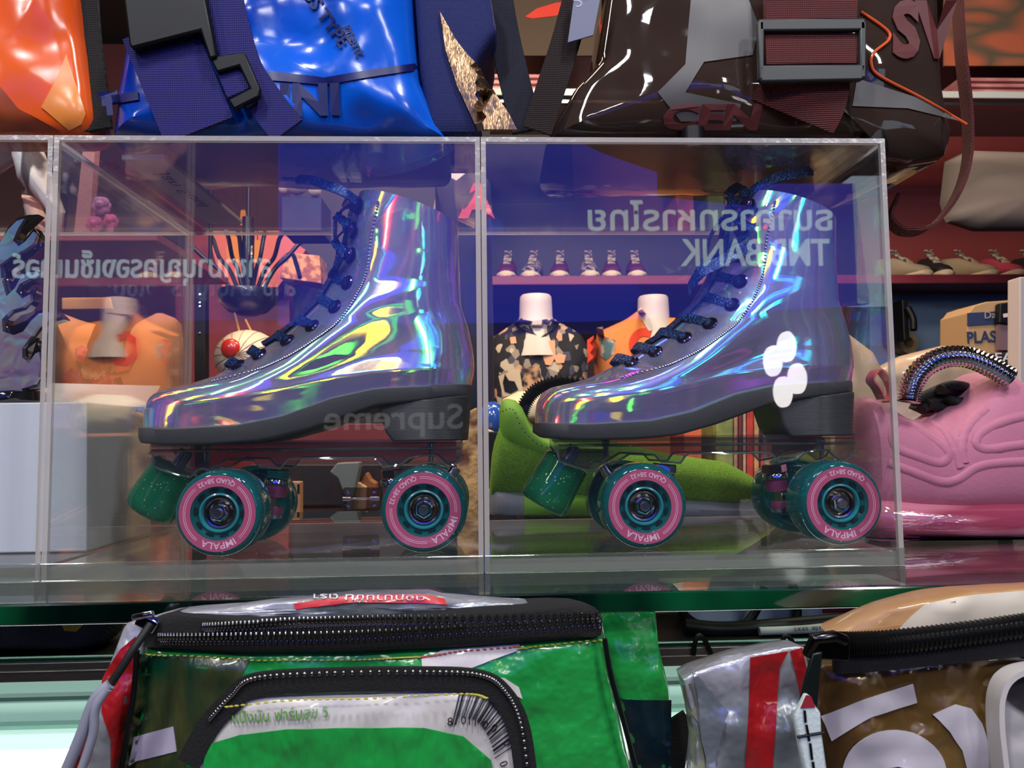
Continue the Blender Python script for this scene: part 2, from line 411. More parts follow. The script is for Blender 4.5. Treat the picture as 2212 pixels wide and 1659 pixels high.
def acrylic_case(x0, x1, label):
    t = thing('acrylic_case', label, 'display case', ((x0+x1)/2, (YF+YB)/2, ZG), 'clear acrylic cases along the glass shelf'); k = .0032
    M2 = [acryl, acryl_edge]
    x0 += .0003; x1 -= .0003
    panel(G(), (x0+k, YF, ZG+.0005), (x1-k, YF+k, ZT-k)).build('front_panel', M2, t, smooth=False)
    panel(G(), (x0+k, YB-k, ZB), (x1-k, YB, ZT-k)).build('back_panel', [clear('acrylic_back', (.985, .985, .985, 1), 1.49, body=(.75, .75, .8, 1), bw=.004, gain=.35), acryl_edge], t, smooth=False)
    panel(G(), (x0, YF, ZG+.0005), (x0+k, YB, ZT-k)).build('side_panel', M2, t, smooth=False)
    panel(G(), (x1-k, YF, ZG+.0005), (x1, YB, ZT-k)).build('side_panel', M2, t, smooth=False)
    panel(G(), (x0, YF, ZT-k), (x1, YB, ZT)).build('top_panel', M2, t, smooth=False)
    panel(G(), (x0+k, YF+k, ZG+.0005), (x1-k, YB-k, ZB)).build('base_panel', M2, t, smooth=False)
    G().mm((x0, YF-.002, ZG+.0003), (x1, YF-.0001, ZG+.0115)).build('front_rail', clear('acrylic_rail', (.88, .90, .88, 1), 1.49, rough=.06, body=srgb(190, 196, 190), bw=.12), t, smooth=False, bevel=.0005)
    return t
acrylic_case(XS[0], XS[1], 'clear acrylic case holding the white carton and the flame boot')
case_mid = acrylic_case(XS[1], XS[2], 'clear acrylic case around the roller skate above the hinge, beside the flame boot case')
acrylic_case(XS[2], XS[3], 'clear acrylic case around the roller skate in front of the lime green sneaker')
def hinge(t):
    Y = YB-.006; g = G()
    c = lambda a, b, c_, d: [(a+4, b), (c_-4, b), (c_, b+4), (c_, d-4), (c_-4, d), (a+4, d), (a, d-4), (a, b+4)]
    g.prism(c(740, 1053, 820, 1076), Y, .002); g.prism(c(740, 1080, 820, 1104), Y, .002)
    h = g.build('hinge', clear('hinge_plastic', (.55, .5, .5, 1), 1.5, body=srgb(120, 110, 110), bw=.12), t, smooth=False, bevel=.0004)
    s = G(); s.tube([P(741, 1078, Y-.001), P(758, 1078, Y-.001)], .0022); s.tube([P(801, 1077, Y-.001), P(819, 1077, Y-.001)], .0022); s.tube([P(760, 1077, Y), P(800, 1076, Y)], .0007)
    s.build('hinge_pin', MW['chrome'], h)
    for u, v in ((752, 1063), (808, 1061), (752, 1092), (808, 1090)):
        G().lathe([(0, .0012), (.0018, .001), (.002, 0)], P(u, v, Y-.0001), (0, -1, 0), 12).build('screw', MW['chrome'], h)
hinge(case_mid)
# ================================================================ roller skates
YM = .571
holo_boot = holo('holographic_foil', srgb(150, 152, 195), (.72, 0, .7), (-.46, .64), .062, wscale=(9, 9, 20), gain=.42, bg=.5)
M_sole = mat('sole_grey', srgb(74, 74, 76), .45, bump=.0003, bscale=120)
M_heel = mat('heel_grey', srgb(66, 66, 68), .45, wave=(1, 320, .0004))
M_lace = mat('lace_glitter_blue', srgb(8, 34, 88), .35, .3, stops=[(.35, srgb(2, 10, 34)), (.55, srgb(8, 40, 100)), (.72, srgb(60, 130, 210))], nscale=900, detail=1, bump=.0006, bscale=700)
M_stud = mat('purple_stud', srgb(46, 20, 84), .15, .5, coat=1)
M_eye = mat('eyelet_purple', srgb(60, 52, 96), .18, .9)
M_hole = mat('eyelet_hole', srgb(8, 8, 16), .3)
M_plate = clear('smoked_nylon', (.84, .84, .88, 1), 1.5, rough=.04, body=srgb(120, 120, 135), bw=.12, gain=1.5)
wheel_m = clear('teal_urethane', (.25, .70, .72, 1), 1.5, rough=.03, body=srgb(36, 150, 156), bw=.55, speck=(420, .22, .90, (.8, 1, .9, 1)))
core_m = mat('teal_core', srgb(38, 136, 148), .25, coat=.6)
ring_m = mat('wheel_ring_pink', srgb(186, 84, 120), .35)
print_m = mat('wheel_print_pale', srgb(240, 196, 218), .4)
M_bush = mat('bushing_purple', srgb(120, 54, 92), .3, coat=.5)
stop_m = clear('toe_stop_glitter', (.10, .62, .45, 1), 1.5, rough=.05, body=srgb(44, 168, 126), bw=.5, speck=(480, .25, .8, (.75, 1, .6, 1)), gain=1.4)
FR = [(0, (314, 928)), (.04, (314, 905)), (.10, (319, 877)), (.15, (332, 855)), (.19, (351, 843)), (.25, (407, 828)), (.31, (459, 810)), (.37, (512, 784)), (.43, (560, 755)), (.49, (605, 729)), (.55, (646, 697)), (.62, (691, 653)), (.70, (721, 604)), (.77, (742, 559)), (.82, (750, 529)), (.91, (762, 473)), (1, (778, 427))]
BK = [(0, (1018, 838)), (.1, (1024, 805)), (.2, (1025, 785)), (.3, (1022, 754)), (.42, (1012, 709)), (.54, (997, 664)), (.64, (994, 623)), (.78, (992, 567)), (1, (990, 494))]
SOLE_D = [(314, 0), (418, 14), (549, 24), (639, 17), (736, -8), (825, -15), (920, -8), (1018, 0)]
FOOT = [(0, 0), (.015, .34), (.04, .54), (.09, .76), (.16, .91), (.27, 1), (.4, .95), (.58, .78), (.78, .78), (.9, .68), (.96, .48), (.99, .26), (1, 0)]
def tab(T, s): return (interp([(a, b[0]) for a, b in T], s), interp([(a, b[1]) for a, b in T], s))
sst = lambda a, b, x: (lambda t: t*t*(3-2*t))(min(1, max(0, (x-a)/(b-a))))
def boot_ring(s, n=60, shrink=1.0, drop=0):
    f, b = tab(FR, s), tab(BK, s); out = []
    Wd = interp([(0, .0405), (.12, .043), (.3, .040), (.5, .0355), (.65, .034), (.8, .0355), (1, .0385)], s)
    for k in range(n):
        a = 2*PI*k/n; q = (1-math.cos(a))/2; q = .5+(q-.5)*shrink
        u = f[0]+(b[0]-f[0])*q; v = f[1]+(b[1]-f[1])*q+interp(SOLE_D, u)*(1-s)**3
        E = max(0, 1-abs(2*q-1)**2.25)**(1/2.25); Fq = interp(FOOT, q); bl = sst(.22, .62, s)
        ridge = 1-.38*(1-sst(0, .4, q))*sst(.12, .35, s)*(1-sst(.68, .95, s))
        hw = Wd*(Fq*(1-bl)+E*bl)*ridge*shrink
        p = P(u, v, YM); nz = noise.noise(Vector((p.x*16+p.z*10, p.z*22-p.x*20, 3)))
        fold = 1+.03*nz*(1-abs(s-.5))
        sgn = -1 if a <= PI else 1
        p.y += sgn*hw*fold; p.z -= drop; out.append(p)
    return out
def wheel_proto():
    g = G(); n = 64
    pr = [(.0126, .0105), (.0150, .0118), (.0168, .0138), (.0176, .0158), (.0182, .016), (.0252, .016), (.0272, .0148), (.0285, .0122), (.029, .0085), (.029, -.0085), (.0285, -.0122), (.0272, -.0148), (.0252, -.016), (.0176, -.016), (.0150, -.012), (.0126, -.010), (.0126, .0105)]
    g.lathe(pr, (0, 0, 0), (0, -1, 0), n); wh = g.build('wheel', wheel_m, angle=60)
    G().lathe([(.0108, -.0105), (.0126, -.0105), (.0134, .0118), (.0130, .0132), (.0120, .0136), (.0112, .0128), (.0108, .009), (.0108, -.0105)], (0, 0, 0), (0, -1, 0), 48).build('wheel_core', core_m, wh)
    s = G()
    for k in range(10):
        a = 2*PI*k/10+.2; ro = Matrix.Rotation(-a, 3, 'Y')
        s.lathe([(0, .0004), (1, .0003), (1.05, 0), (1, -.001)], (0, 0, 0), (0, -1, 0), 12)
        for q in s.v[-48:]:
            q.x *= .0028; q.z *= .0016
            q.xyz = ro @ Vector((q.x, q.y-.0126-.0004, q.z+.0154))
    s.build('core_slot', mat('slot_dark', srgb(6, 38, 46), .3), wh)
    G().lathe([(.0177, .0160), (.0177, .0164), (.0250, .0164), (.0250, .0160)], (0, 0, 0), (0, -1, 0), n).build('label_ring', ring_m, wh)
    t = G()
    def arc(body, a0, span, r0, h, out):
        vs, fs = text2d(body, .01); wd = max(x for x, y in vs); pts = []
        for x, y in vs:
            th = a0-(x/wd-.5)*span if out else a0+(x/wd-.5)*span
            r = r0+y/.69*h if out else r0+h-y/.69*h
            pts.append(Vector((r*math.cos(th), -.0166, r*math.sin(th))))
        shell(t, pts, fs, Vector((0, .0003, 0)))
    # letters run clockwise with their feet to the hub for the name, the other way for the size
    arc('IMPALA', PI/2, 1.08, .0192, .0042, True); arc('QUAD 58×32', -PI/2, 1.16, .0199, .0031, False)
    for r in (.0208, .0219):
        for c in (0, PI):
            A = [c-.88+1.76*k/30 for k in range(31)]
            pts = [Vector((rr*math.cos(a), -.0166, rr*math.sin(a))) for a in A for rr in (r, r+.0003)]
            shell(t, pts, [(2*k, 2*k+1, 2*k+3, 2*k+2) for k in range(30)], Vector((0, .0002, 0)))
    t.build('lettering', print_m, wh, smooth=False)
    G().lathe([(.0108, -.011), (.0108, .0105), (.0100, .0115), (.0088, .0112), (.0080, .0085), (.0062, .0078), (.0058, .0100), (.004, .0105)], (0, 0, 0), (0, -1, 0), 40).build('bearing', mat('bearing_steel', srgb(150, 145, 140), .16, 1.0), wh)
    G().lathe([(0, .0150), (.0050, .0150), (.0058, .0142), (.0058, .0095)], (0, 0, 0), (0, -1, 0), 6).build('axle_nut', MW['chrome'], wh, angle=20)
    G().lathe([(0, .0168), (.0026, .0168), (.0033, .0160), (.0033, .012)], (0, 0, 0), (0, -1, 0), 20).build('axle_end', MW['steel'], wh)
    return wh
XW = (-.1735, -.0385); ZW = ZB+.029; YW = .0370
WHEELS = [(XW[0], -1), (XW[1], -1), (XW[0], 1), (XW[1], 1)]
def build_skate():
    t = thing('roller_skate', '', 'roller skate', (-.11, YM, ZB))
    g = G(); S = [i/64 for i in range(65)]
    rings = [boot_ring(s) for s in S]+[boot_ring(1, shrink=.93), boot_ring(.97, shrink=.88, drop=.012), boot_ring(.95, shrink=.85, drop=.03)]
    g.loft(rings); boot = g.build('boot', holo_boot, t, angle=70, sub=0); bv = g.bvh()
    # sole and heel
    so = G(); st = [308+712*(.5-.5*math.cos(PI*i/48)) for i in range(49)]; rr = []
    top = lambda u: interp([(308, 927), (418, 929), (549, 922), (639, 903), (736, 866), (825, 847), (1020, 836)], u)
    bot = lambda u: interp([(308, 944), (330, 956), (399, 961), (512, 959), (601, 952), (698, 926), (825, 880), (900, 872), (1020, 858)], u)
    for u in st:
        q = (u-308)/712; hw = max(.001, interp(FOOT, q)*.0428+.0015*min(1, 40*q*(1-q)))
        a, b = P(u, top(u)-3, YM), P(u, bot(u), YM); r = .0016; ring = []
        for sy, zz in ((-1, a.z), (-1, b.z+r), (-1+.0, b.z)): pass
        ring = [Vector((a.x, YM-hw*.96, a.z)), Vector((a.x, YM-hw, a.z-.001)), Vector((a.x, YM-hw, b.z+.002)), Vector((a.x, YM-hw+min(.002, hw*.5), b.z)),
                Vector((a.x, YM+hw-min(.002, hw*.5), b.z)), Vector((a.x, YM+hw, b.z+.002)), Vector((a.x, YM+hw, a.z-.001)), Vector((a.x, YM+hw*.96, a.z))]
        rr.append(ring)
    so.loft(rr); so.build('sole', M_sole, t, angle=50)
    h = G(); rr = []
    for i in range(15):
        k = i/14; fu = interp([(0, 826), (.4, 834), (.75, 842), (1, 856)], k); bu = 1018-7*k; ft = 879+74*k; bt = 856+95*k; ring = []
        for q, w_ in ((0, .84), (.03, .9), (.2, .96), (.5, 1), (.75, .93), (.88, .76), (.96, .5), (1, .12)):
            p = P(fu+(bu-fu)*q, ft+(bt-ft)*q, YM); ring.append((p, w_*.0315*(1-.04*k)))
        rr.append([Vector((p.x, p.y-w_, p.z)) for p, w_ in ring]+[Vector((p.x, p.y+w_, p.z)) for p, w_ in reversed(ring)])
    h.loft(rr); h.build('heel', M_heel, t, bevel=.001)
    # eyestay panel, stitching, eyelets, studs
    stitch = [(818, 436), (803, 511), (792, 589), (769, 642), (732, 694), (691, 727), (646, 757), (597, 783), (549, 802), (459, 825)]
    sp = [(q.x, q.y) for q in spline([(a, b, 0) for a, b in stitch], 60)]
    fr = [(tab(FR, s)[0]+(7 if s > .6 else 4), tab(FR, s)[1]+(0 if s > .7 else 7)) for s in [.33+.66*i/30 for i in range(31)]]
    decal(G(), sp[:-6]+fr[2:], bv, YM, .0007, .0009, 11).build('eyestay', holo_boot, t, angle=60)
    stg = G()
    for u, v in [(q.x, q.y) for q in spline([(a, b, 0) for a, b in stitch], 95)]:
        p, n = cast(bv, u, v, YM); stg.sphere(p+n*.0007, .00085, 6, 4, (1.25, 1, .8))
    stg.build('stitching', mat('stitch_grey', srgb(140, 140, 165), .25, .6), t)
    for u, v in ((776, 447), (765, 498), (760, 553)):
        p, n = cast(bv, u, v, YM)
        s = G(); s.lathe([(0, .0066), (.0034, .0063), (.0050, .0050), (.0050, .0038), (.0026, .0022), (.0026, 0)], p, n, 24); hk = s.build('lace_hook', M_stud, t)
        G().lathe([(.0062, 0), (.0062, .0008), (.0050, .0012), (.0030, .0012)], p+n*.0007, n, 24).build('washer', M_eye, hk)
    eye = [(752, 612), (725, 664), (676, 706), (622, 737), (562, 768), (514, 790)]; rid = [(721, 604), (694, 650), (646, 697), (600, 731), (546, 763), (498, 791)]
    for (u, v), (ru, rv) in zip(eye, rid):
        p, n = cast(bv, u, v, YM)
        e = G().lathe([(.0056, 0), (.0056, .0010), (.0046, .0017), (.0034, .0013), (.0032, 0)], p+n*.0006, n, 28).build('eyelet', M_eye, t)
        G().lathe([(0, .0009), (.0033, .0009)], p+n*.0006, n, 20).build('eyelet_hole', M_hole, e)
        r_ = P(ru, rv, YM); ax = (P(ru+10, rv-8, YM)-P(ru, rv, YM)).normalized(); out = Vector((-.6, 0, .8))
        far = Vector((p.x, 2*YM-p.y, p.z))
        path = spline([p+n*.0012, p.lerp(r_, .35)+n*.0034, p.lerp(r_, .75)+n*.003+out*.0020, r_+out*.0026, far.lerp(r_, .6)+Vector((-.2, .9, .3))*.003, far], 18)
        G().ribbon(path, (Vector((.62, 0, .78)) if v > 640 else Vector((.2, 0, 1))), [.0052]+[.0068]*16+[.005], .0012).build('lace', M_lace, t)
    # tongue edge behind the laces
    tg = [P(tab(FR, s)[0]-2, tab(FR, s)[1]-1, YM) for s in [.45+.54*i/20 for i in range(21)]]
    G().ribbon(tg, (0, 1, 0), [.018]*21, .003).build('tongue', mat('tongue_navy', srgb(14, 22, 70), .4, bump=.0005, bscale=300), t)
    # chassis plate
    prof = [(323, 954), (323, 977), (330, 984), (333, 1008), (346, 1014), (385, 1026), (412, 1030), (424, 1016), (436, 1012), (450, 1016), (462, 1010), (492, 992), (548, 994), (562, 1009), (606, 1012), (617, 997), (625, 991), (807, 989), (815, 996), (828, 1010), (868, 1003), (884, 990), (912, 984), (937, 984), (968, 1010), (990, 998), (998, 985), (998, 955)]
    pl = G(); near = [P(u, v, YM-.021) for u, v in prof]
    for y in (YM-.021, YM+.018): shell(pl, [Vector((q.x, y, q.z)) for q in near], [tuple(range(len(near)))], Vector((0, .003, 0)))
    a, b = P(330, 957, YM-.021), P(996, 957, YM-.021); pl.mm((a.x, YM-.024, a.z-.0030), (b.x, YM+.024, a.z+.0008))
    plate = pl.build('plate', M_plate, t, smooth=False, bevel=.0006)
    e = G(); a, b = P(328, 974, YM-.0235), P(996, 968, YM-.0235); e.tube([a, a.lerp(b, .5), b], .0011, 8); e.build('plate_rib', clear('rib_nylon', (.6, .65, .65, 1), 1.6, rough=.05, body=srgb(120, 130, 130), bw=.25, gain=2), plate)
    for y in (YM-.0212, YM+.0212):
        fl_ = G(); fl_.tube([Vector((q.x, y, q.z)) for q in near[1:-1]], .0009, 6); fl_.build('plate_flange', clear('flange_nylon', (.6, .66, .66, 1), 1.6, rough=.05, body=srgb(150, 165, 165), bw=.35, gain=2.5), plate)
    for u in (447, 931):
        p = P(u, 985, YM-.016)
        b = G(); b.lathe([(0, .010), (.0028, .0095), (.0030, .007), (.0030, .0045), (.0020, .0043), (.0020, -.0045), (0, -.0046)], p, (0, 0, 1), 12); b.build('plate_bolt', MW['steel'], t)
    # trucks
    for i, (ku, sg) in enumerate(((598, 1), (850, -1))):
        k = lambda v: P(ku, v, YM); x = XW[i]; ax = Vector((sg*.10, 0, 1)).normalized(); o = k(1050)
        tr = G(); tr.tube([Vector((x, YM-.052, ZW)), Vector((x, YM+.052, ZW))], .0036, 14); tr.loft([[Vector((x+dx*s, YM+y, ZW+dz*s)) for dx, dz in ((-.007, -.006), (.007, -.006), (.008, .004), (-.006, .006))] for y, s in ((-.019, .6), (-.010, 1), (.010, 1), (.019, .6))])
        tr.tube([Vector((x, YM, ZW)), Vector((x, YM, ZW)).lerp(o-ax*.012, .6), o-ax*.012], [.0065, .0055, .0075], 12); tr.tube([Vector((x, YM, ZW)), Vector((x-sg*.012, YM, ZW+.012)), Vector((x-sg*.020, YM, ZW+.026))], [.006, .005, .004], 12)
        truck = tr.build('truck', MW['steel'], t, angle=50, bevel=.0006)
        G().lathe([(0, .0125), (.0080, .0125), (.0088, .0115), (.0088, .0062), (0, .006)], o, ax, 6).build('kingpin_nut', MW['chrome'], truck, angle=20)
        G().lathe([(0, .0058), (.0085, .0058), (.0093, .0046), (.0093, .0016), (.0085, .001), (0, .001)], o, ax, 32).build('bushing_cup', MW['chrome'], truck)
        G().lathe([(0, .001), (.0078, .001), (.0082, -.003), (.0078, -.0075), (0, -.0075)], o, ax, 32).build('bushing', M_bush, truck)
        G().lathe([(0, -.0150), (.0058, -.0150), (.0062, -.018), (.0055, -.0205), (0, -.0205)], o, ax, 28).build('bushing', M_bush, truck)
        G().lathe([(0, -.0205), (.006, -.0205), (.006, -.023), (0, -.0235)], o, ax, 28).build('washer', MW['steel'], truck)
    # wheels
    for i, (x, sd) in enumerate(WHEELS):
        wh = WH if (not kids_used) else copy_tree(WH)
        kids_used.append(1); wh.parent = t; wh.location = Vector((x, YM+sd*YW, ZW))-wloc(t); wh.rotation_mode = 'XYZ'
        wh.rotation_euler = (0, ANG[i], PI if sd > 0 else 0); wheels.append(wh)
    # toe stop
    a, b = P(384, 1006, YM), P(322, 1106, YM); ax = (b-a).normalized(); L = (b-a).length
    ts = G(); ts.lathe([(0, 0), (.0150, 0), (.0172, .0015), (.0180, L*.5), (.0190, L*.8), (.0185, L-.002), (.0165, L), (0, L)], a, ax, 48); ts_o = ts.build('toe_stop', stop_m, t, angle=50)
    G().tube([a+ax*.006, a-ax*.012], .005, 14).build('toe_stop_stem', MW['steel'], ts_o)
    return t, bv
kids_used = []; wheels = []; ANG = [PI-.04, PI-.80, PI, PI]
WH = wheel_proto()
skate, boot_bv = build_skate()
skate['label'] = 'holographic roller skate with teal wheels in the case beside the flame boot'; skate['group'] = 'pair of holographic roller skates'
def bow(parent, paths, Yo):
    for k, (pts, wd, wdir) in enumerate(paths):
        G().ribbon(spline([P(u, v, y) for u, v, y in pts], 26), wdir, [wd*.55]+[wd]*24+[wd*.6], .0014).build('lace_end', M_lace, parent)
skate2 = copy_tree(skate); skate2.location.x += .2845; skate2.rotation_euler.z = -.012
for w_, da in zip([k for k in kids(skate2) if k.name.startswith('wheel') ], (.17, .98, 0, 0)): w_.rotation_euler[1] += da
skate2['label'] = 'holographic roller skate with teal wheels in front of the lime green sneaker'
bow(skate, [([(775, 440, .545), (745, 416, .535), (705, 400, .54), (668, 389, .55), (640, 388, .555)], .0075, (0.1, .4, 1)),
            ([(760, 440, .545), (732, 462, .552), (748, 490, .545), (724, 520, .555), (742, 550, .545), (716, 585, .56), (718, 604, .57)], .007, (.3, .6, .6)),
            ([(760, 500, .60), (730, 470, .575), (724, 505, .57), (730, 545, .575), (722, 580, .575)], .009, (0, 1, .2)),
            ([(768, 447, .62), (744, 440, .58), (755, 425, .56), (775, 438, .545)], .006, (.2, .5, .7))], 0)
G().tube([P(641, 388, .555), P(612, 387, .56)], .0015, 10).build('aglet', mat('aglet_blue', srgb(20, 60, 120), .3, stops=[(.4, srgb(6, 28, 70)), (.6, srgb(70, 130, 190))], nscale=700), skate)
bow(skate2, [([(1610, 430, .55), (1640, 402, .545), (1690, 382, .54), (1735, 374, .545), (1752, 370, .55)], .008, (0.1, .4, 1)),
             ([(1636, 455, .53), (1590, 470, .545), (1622, 500, .535), (1560, 540, .55), (1500, 590, .56)], .0075, (.4, .5, .6)),
             ([(1630, 528, .53), (1570, 560, .54), (1520, 585, .545), (1495, 615, .55), (1490, 640, .552)], .009, (.2, .2, 1)),
             ([(1600, 400, .57), (1575, 420, .56), (1590, 440, .555), (1618, 436, .55), (1600, 405, .56)], .0075, (.1, .6, 1)),
             ([(1560, 470, .575), (1535, 510, .58), (1520, 560, .58), (1500, 600, .575)], .011, (.4, .8, .2))], 0)
G().tube([P(1752, 370, .55), P(1782, 359, .555)], .0015, 10).build('aglet', _M['aglet_blue'], skate2)
# ================================================================ bags lying on top of the cases
def sack(g, outline, Yr, front, back, **kw):
    """stuffed bag whose front face stands at depth Yr; the outline is read on that face."""
    n0 = len(g.v); pillow(g, outline, Yr, front, back, **kw)
    for q in g.v[n0:]: q.y += front
    return g
vinyl_blue = mat('vinyl_blue', srgb(10, 70, 190), .2, bump=.0014, bscale=22, stops=[(.38, srgb(6, 44, 150)), (.6, srgb(12, 92, 210))], nscale=10)
vinyl_navy = mat('vinyl_navy', srgb(16, 22, 92), .35)
web_purple = mat('webbing_indigo', srgb(40, 34, 122), .7, wave=(260, 1.0, .0012))
web_navy = mat('webbing_navy', srgb(5, 8, 36), .75, wave=(260, 1, .001))
mesh_navy = mat('mesh_navy', srgb(20, 34, 110), .6, wave=(330, 1, .001))
print_navy = mat('print_navy', srgb(14, 20, 90), .55)
foil = mat('gold_foil_lining', srgb(150, 118, 88), .25, .7, bump=.003, bscale=40, stretch=(4, 1, 1))
web_maroon = mat('webbing_maroon', srgb(104, 40, 40), .8, wave=(240, 1, .0014))
web_dark = mat('webbing_dark_maroon', srgb(36, 15, 17), .8, wave=(240, 1, .0012))
buckle_m = mat('buckle_grey', srgb(52, 54, 52), .45)
# --- blue holdall
blue = thing('blue_vinyl_holdall', 'glossy blue vinyl holdall with indigo webbing strap on the acrylic cases', 'bag', P(600, 286, .56))
g = G(); sack(g, [(214, 283), (222, 190), (246, 60), (250, -90), (886, -90), (895, 60), (905, 150), (940, 230), (968, 283)], .505, .035, .13, rings=18, n=120, amp=.010, scale=17, p=4, smooth=False)
zmin = CZ+.1970
def rest(g, z=zmin):
    for q in g.v: q.z = max(q.z, z)
    return g
rest(g); g.build('body', vinyl_blue, blue); bb = g.bvh()
ps = G(); decal(ps, [(520, 150), (700, 168), (893, 138), (905, 152), (700, 184), (520, 170)], bb, .505, .0012, .002, 16); ps.build('seam', vinyl_navy, blue)
def label_px(parent, items, bv, Y, m, name='lettering', lift=.0016):
    for it in items:
        g = G(); pts, fs = pxtext(*it[:4], **(it[4] if len(it) > 4 else {})); decal(g, None, bv, Y, lift, .0004, raw=(pts, fs)); g.build(name, m, parent, smooth=False)
label_px(blue, [('US TYPE', 652, -12, 28, dict(ang=.95, bold=.02)), ('ment', 742, 62, 24, dict(ang=1.15, bold=.01)), ('INI', 606, 248, 62, dict(ang=-.02, bold=.05, w=130)), ('T', 218, 250, 46, dict(ang=-.1, bold=.05))], bb, .505, print_navy)
d_ = G(); decal(d_, [(222, 210), (300, 200), (302, 218), (222, 232)], bb, .505, .0014, .0006, 16); d_.build('print_bar', print_navy, blue)
sp_ = G(); sack(sp_, [(888, -90), (1050, -90), (1075, 60), (1030, 130), (1042, 283), (930, 283), (905, 150)], .515, .012, .12, rings=10, n=80, amp=0, p=4, smooth=False); rest(sp_); sp_.build('side_panel', mesh_navy, blue); sbv = sp_.bvh()
f_ = G(); decal(f_, [(951, 30), (985, 90), (1030, 150), (1062, 195), (1100, 250), (1116, 283), (1032, 283), (1012, 240), (988, 190), (962, 110)], sbv, .513, .003, .003, 14); f_.build('lining', foil, blue)
st = G()
def strap(g, px, Y, width, thick=.0022, wdir=None, n=24):
    pts = spline([P(a[0], a[1], a[2] if len(a) > 2 else Y) for a in px], n); wd = wdir
    if wd is None:
        wd = []
        for i in range(n):
            t_ = pts[min(i+1, n-1)]-pts[max(i-1, 0)]; wd.append(t_.cross(Vector((0, 1, 0))))
    g.ribbon(pts, wd, width, thick); return g
strap(st, [(340, 60), (385, 170), (432, 283)], .498, .047, .003); st.build('strap', web_purple, blue)
s2_ = G(); strap(s2_, [(480, -40), (500, 60), (528, 150), (575, 222), (622, 283)], .500, .024, .0025); s2_.build('strap', web_purple, blue)
s3_ = G(); strap(s3_, [(1068, -60, .56), (1085, 50, .555), (1108, 160, .54), (1140, 283, .53)], .55, .022, .003); rest(s3_); s3_.build('shoulder_strap', web_navy, blue)
bk = G(); bk.prism([(262, -40), (436, -40), (468, 122), (452, 128), (432, 66), (284, 104), (278, 96)], .488, .008); bk.build('buckle', MW['black'], blue, bevel=.0015)
lk = G(); lk.prism([(452, 122), (528, 112), (562, 190), (560, 208), (505, 236), (492, 214), (540, 190), (516, 142), (468, 156)], .490, .005); lk.build('strap_lock', MW['black'], blue, bevel=.0012)
l2 = G(); l2.prism([(468, 158), (516, 143), (542, 190), (490, 213)], .4935, .003); l2.build('strap_loop', web_purple, blue, bevel=.001)
fo = G(); a = P(812, 284, .515); fo.lathe([(0, .014), (.0068, .013), (.007, 0), (0, 0)], (a.x, a.y+.012, zmin), (0, 0, 1), 24); fo.build('foot_stud', MW['black'], blue)
# --- smoky brown holdall
brown = thing('brown_clear_holdall', 'smoky brown clear vinyl holdall with maroon webbing straps on the acrylic cases', 'bag', P(1640, 286, .58))
vinyl_brown = clear('vinyl_smoky', (.34, .25, .22, 1), 1.5, rough=.05, body=srgb(78, 62, 55), bw=.85, bump=.0012, bscale=20, gain=.75)
g = G(); sack(g, [(1186, 283), (1200, 250), (1245, 170), (1300, 110), (1330, -90), (2056, -90), (2060, 60), (2066, 160), (2080, 240), (2090, 270), (2075, 318), (1990, 338), (1930, 330), (1900, 286), (1600, 283)], .505, .03, .165, rings=20, n=140, amp=.006, scale=13, p=4, smooth=False, seed=9)
for q in g.v:
    if q.x < XS[3]+.004: q.z = max(q.z, zmin)
g.build('body', vinyl_brown, brown); bw_ = g.bvh()
red_print = mat('print_maroon', srgb(92, 34, 34), .5); grey_print = mat('print_grey', srgb(84, 80, 78), .5)
d_ = G(); decal(d_, [(1495, -40), (1600, -40), (1640, 60), (1625, 120), (1520, 135), (1480, 200), (1600, 225), (1590, 262), (1470, 262), (1420, 200), (1480, 140)], bw_, .505, .0008, .0006, 18); d_.build('print_band', grey_print, brown); d_ = G(); decal(d_, [(1850, 170), (1990, 215), (2070, 262), (1960, 235), (1840, 230)], bw_, .505, .0008, .0006, 18); d_.build('print_band', grey_print, brown)
label_px(brown, [('CEN', 1425, 276, 48, dict(ang=0, bold=.05, w=210, shear=.25)), ('SV', 1925, 120, 110, dict(bold=.05, w=140))], bw_, .505, red_print)
pp = G(); pts = []
for q in spline([(1858, 28, 0), (1912, 66, 0), (1918, 88, 0), (1886, 116, 0), (1881, 142, 0), (1900, 166, 0), (1990, 214, 0), (2086, 270, 0)], 50):
    p, n = cast(bw_, q.x, q.y, .52); pts.append(p+n*.001)
pp.tube(pts, .0011, 8); pp.build('piping', mat('piping_orange', srgb(224, 92, 48), .25, coat=.6), brown)
for u0, u1, v0, v1, m in ((1650, 1858, -60, 42, web_maroon), (1652, 1858, 66, 138, web_maroon)):
    s_ = G(); s_.prism([(u0, v0), (u1, v0+4), (u1-4, v1), (u0+2, v1+2)], .492, .004); s_.build('strap', m, brown, bevel=.0012)
s_ = G(); strap(s_, [(1742, 150, .494), (1736, 200, .499), (1712, 252, .505)], .5, .060, .003); rest(s_); s_.build('strap', web_maroon, brown)
b_ = G(); b_.prism([(1640, 50), (1655, 40), (1860, 38), (1871, 50), (1872, 150), (1862, 170), (1650, 175), (1640, 165)], .489, .004)
b_.v = []; b_.f = []; b_.m = []
for pl in ([(1640, 40), (1870, 38), (1872, 64), (1640, 66)], [(1640, 140), (1872, 138), (1864, 172), (1644, 176)], [(1638, 44), (1652, 44), (1652, 170), (1640, 172)], [(1858, 44), (1873, 44), (1872, 168), (1858, 168)]): b_.prism(pl, .4885, .005)
b_.build('buckle', buckle_m, brown, bevel=.0012)
for u, v in ((1880, 282), (1490, 250)):
    fo = G(); a = P(u, v, .52); fo.lathe([(0, .016), (.0088, .015), (.0092, 0), (0, 0)], (a.x, .516, zmin), (0, 0, 1), 28); fo.build('foot_stud', MW['black'], brown)
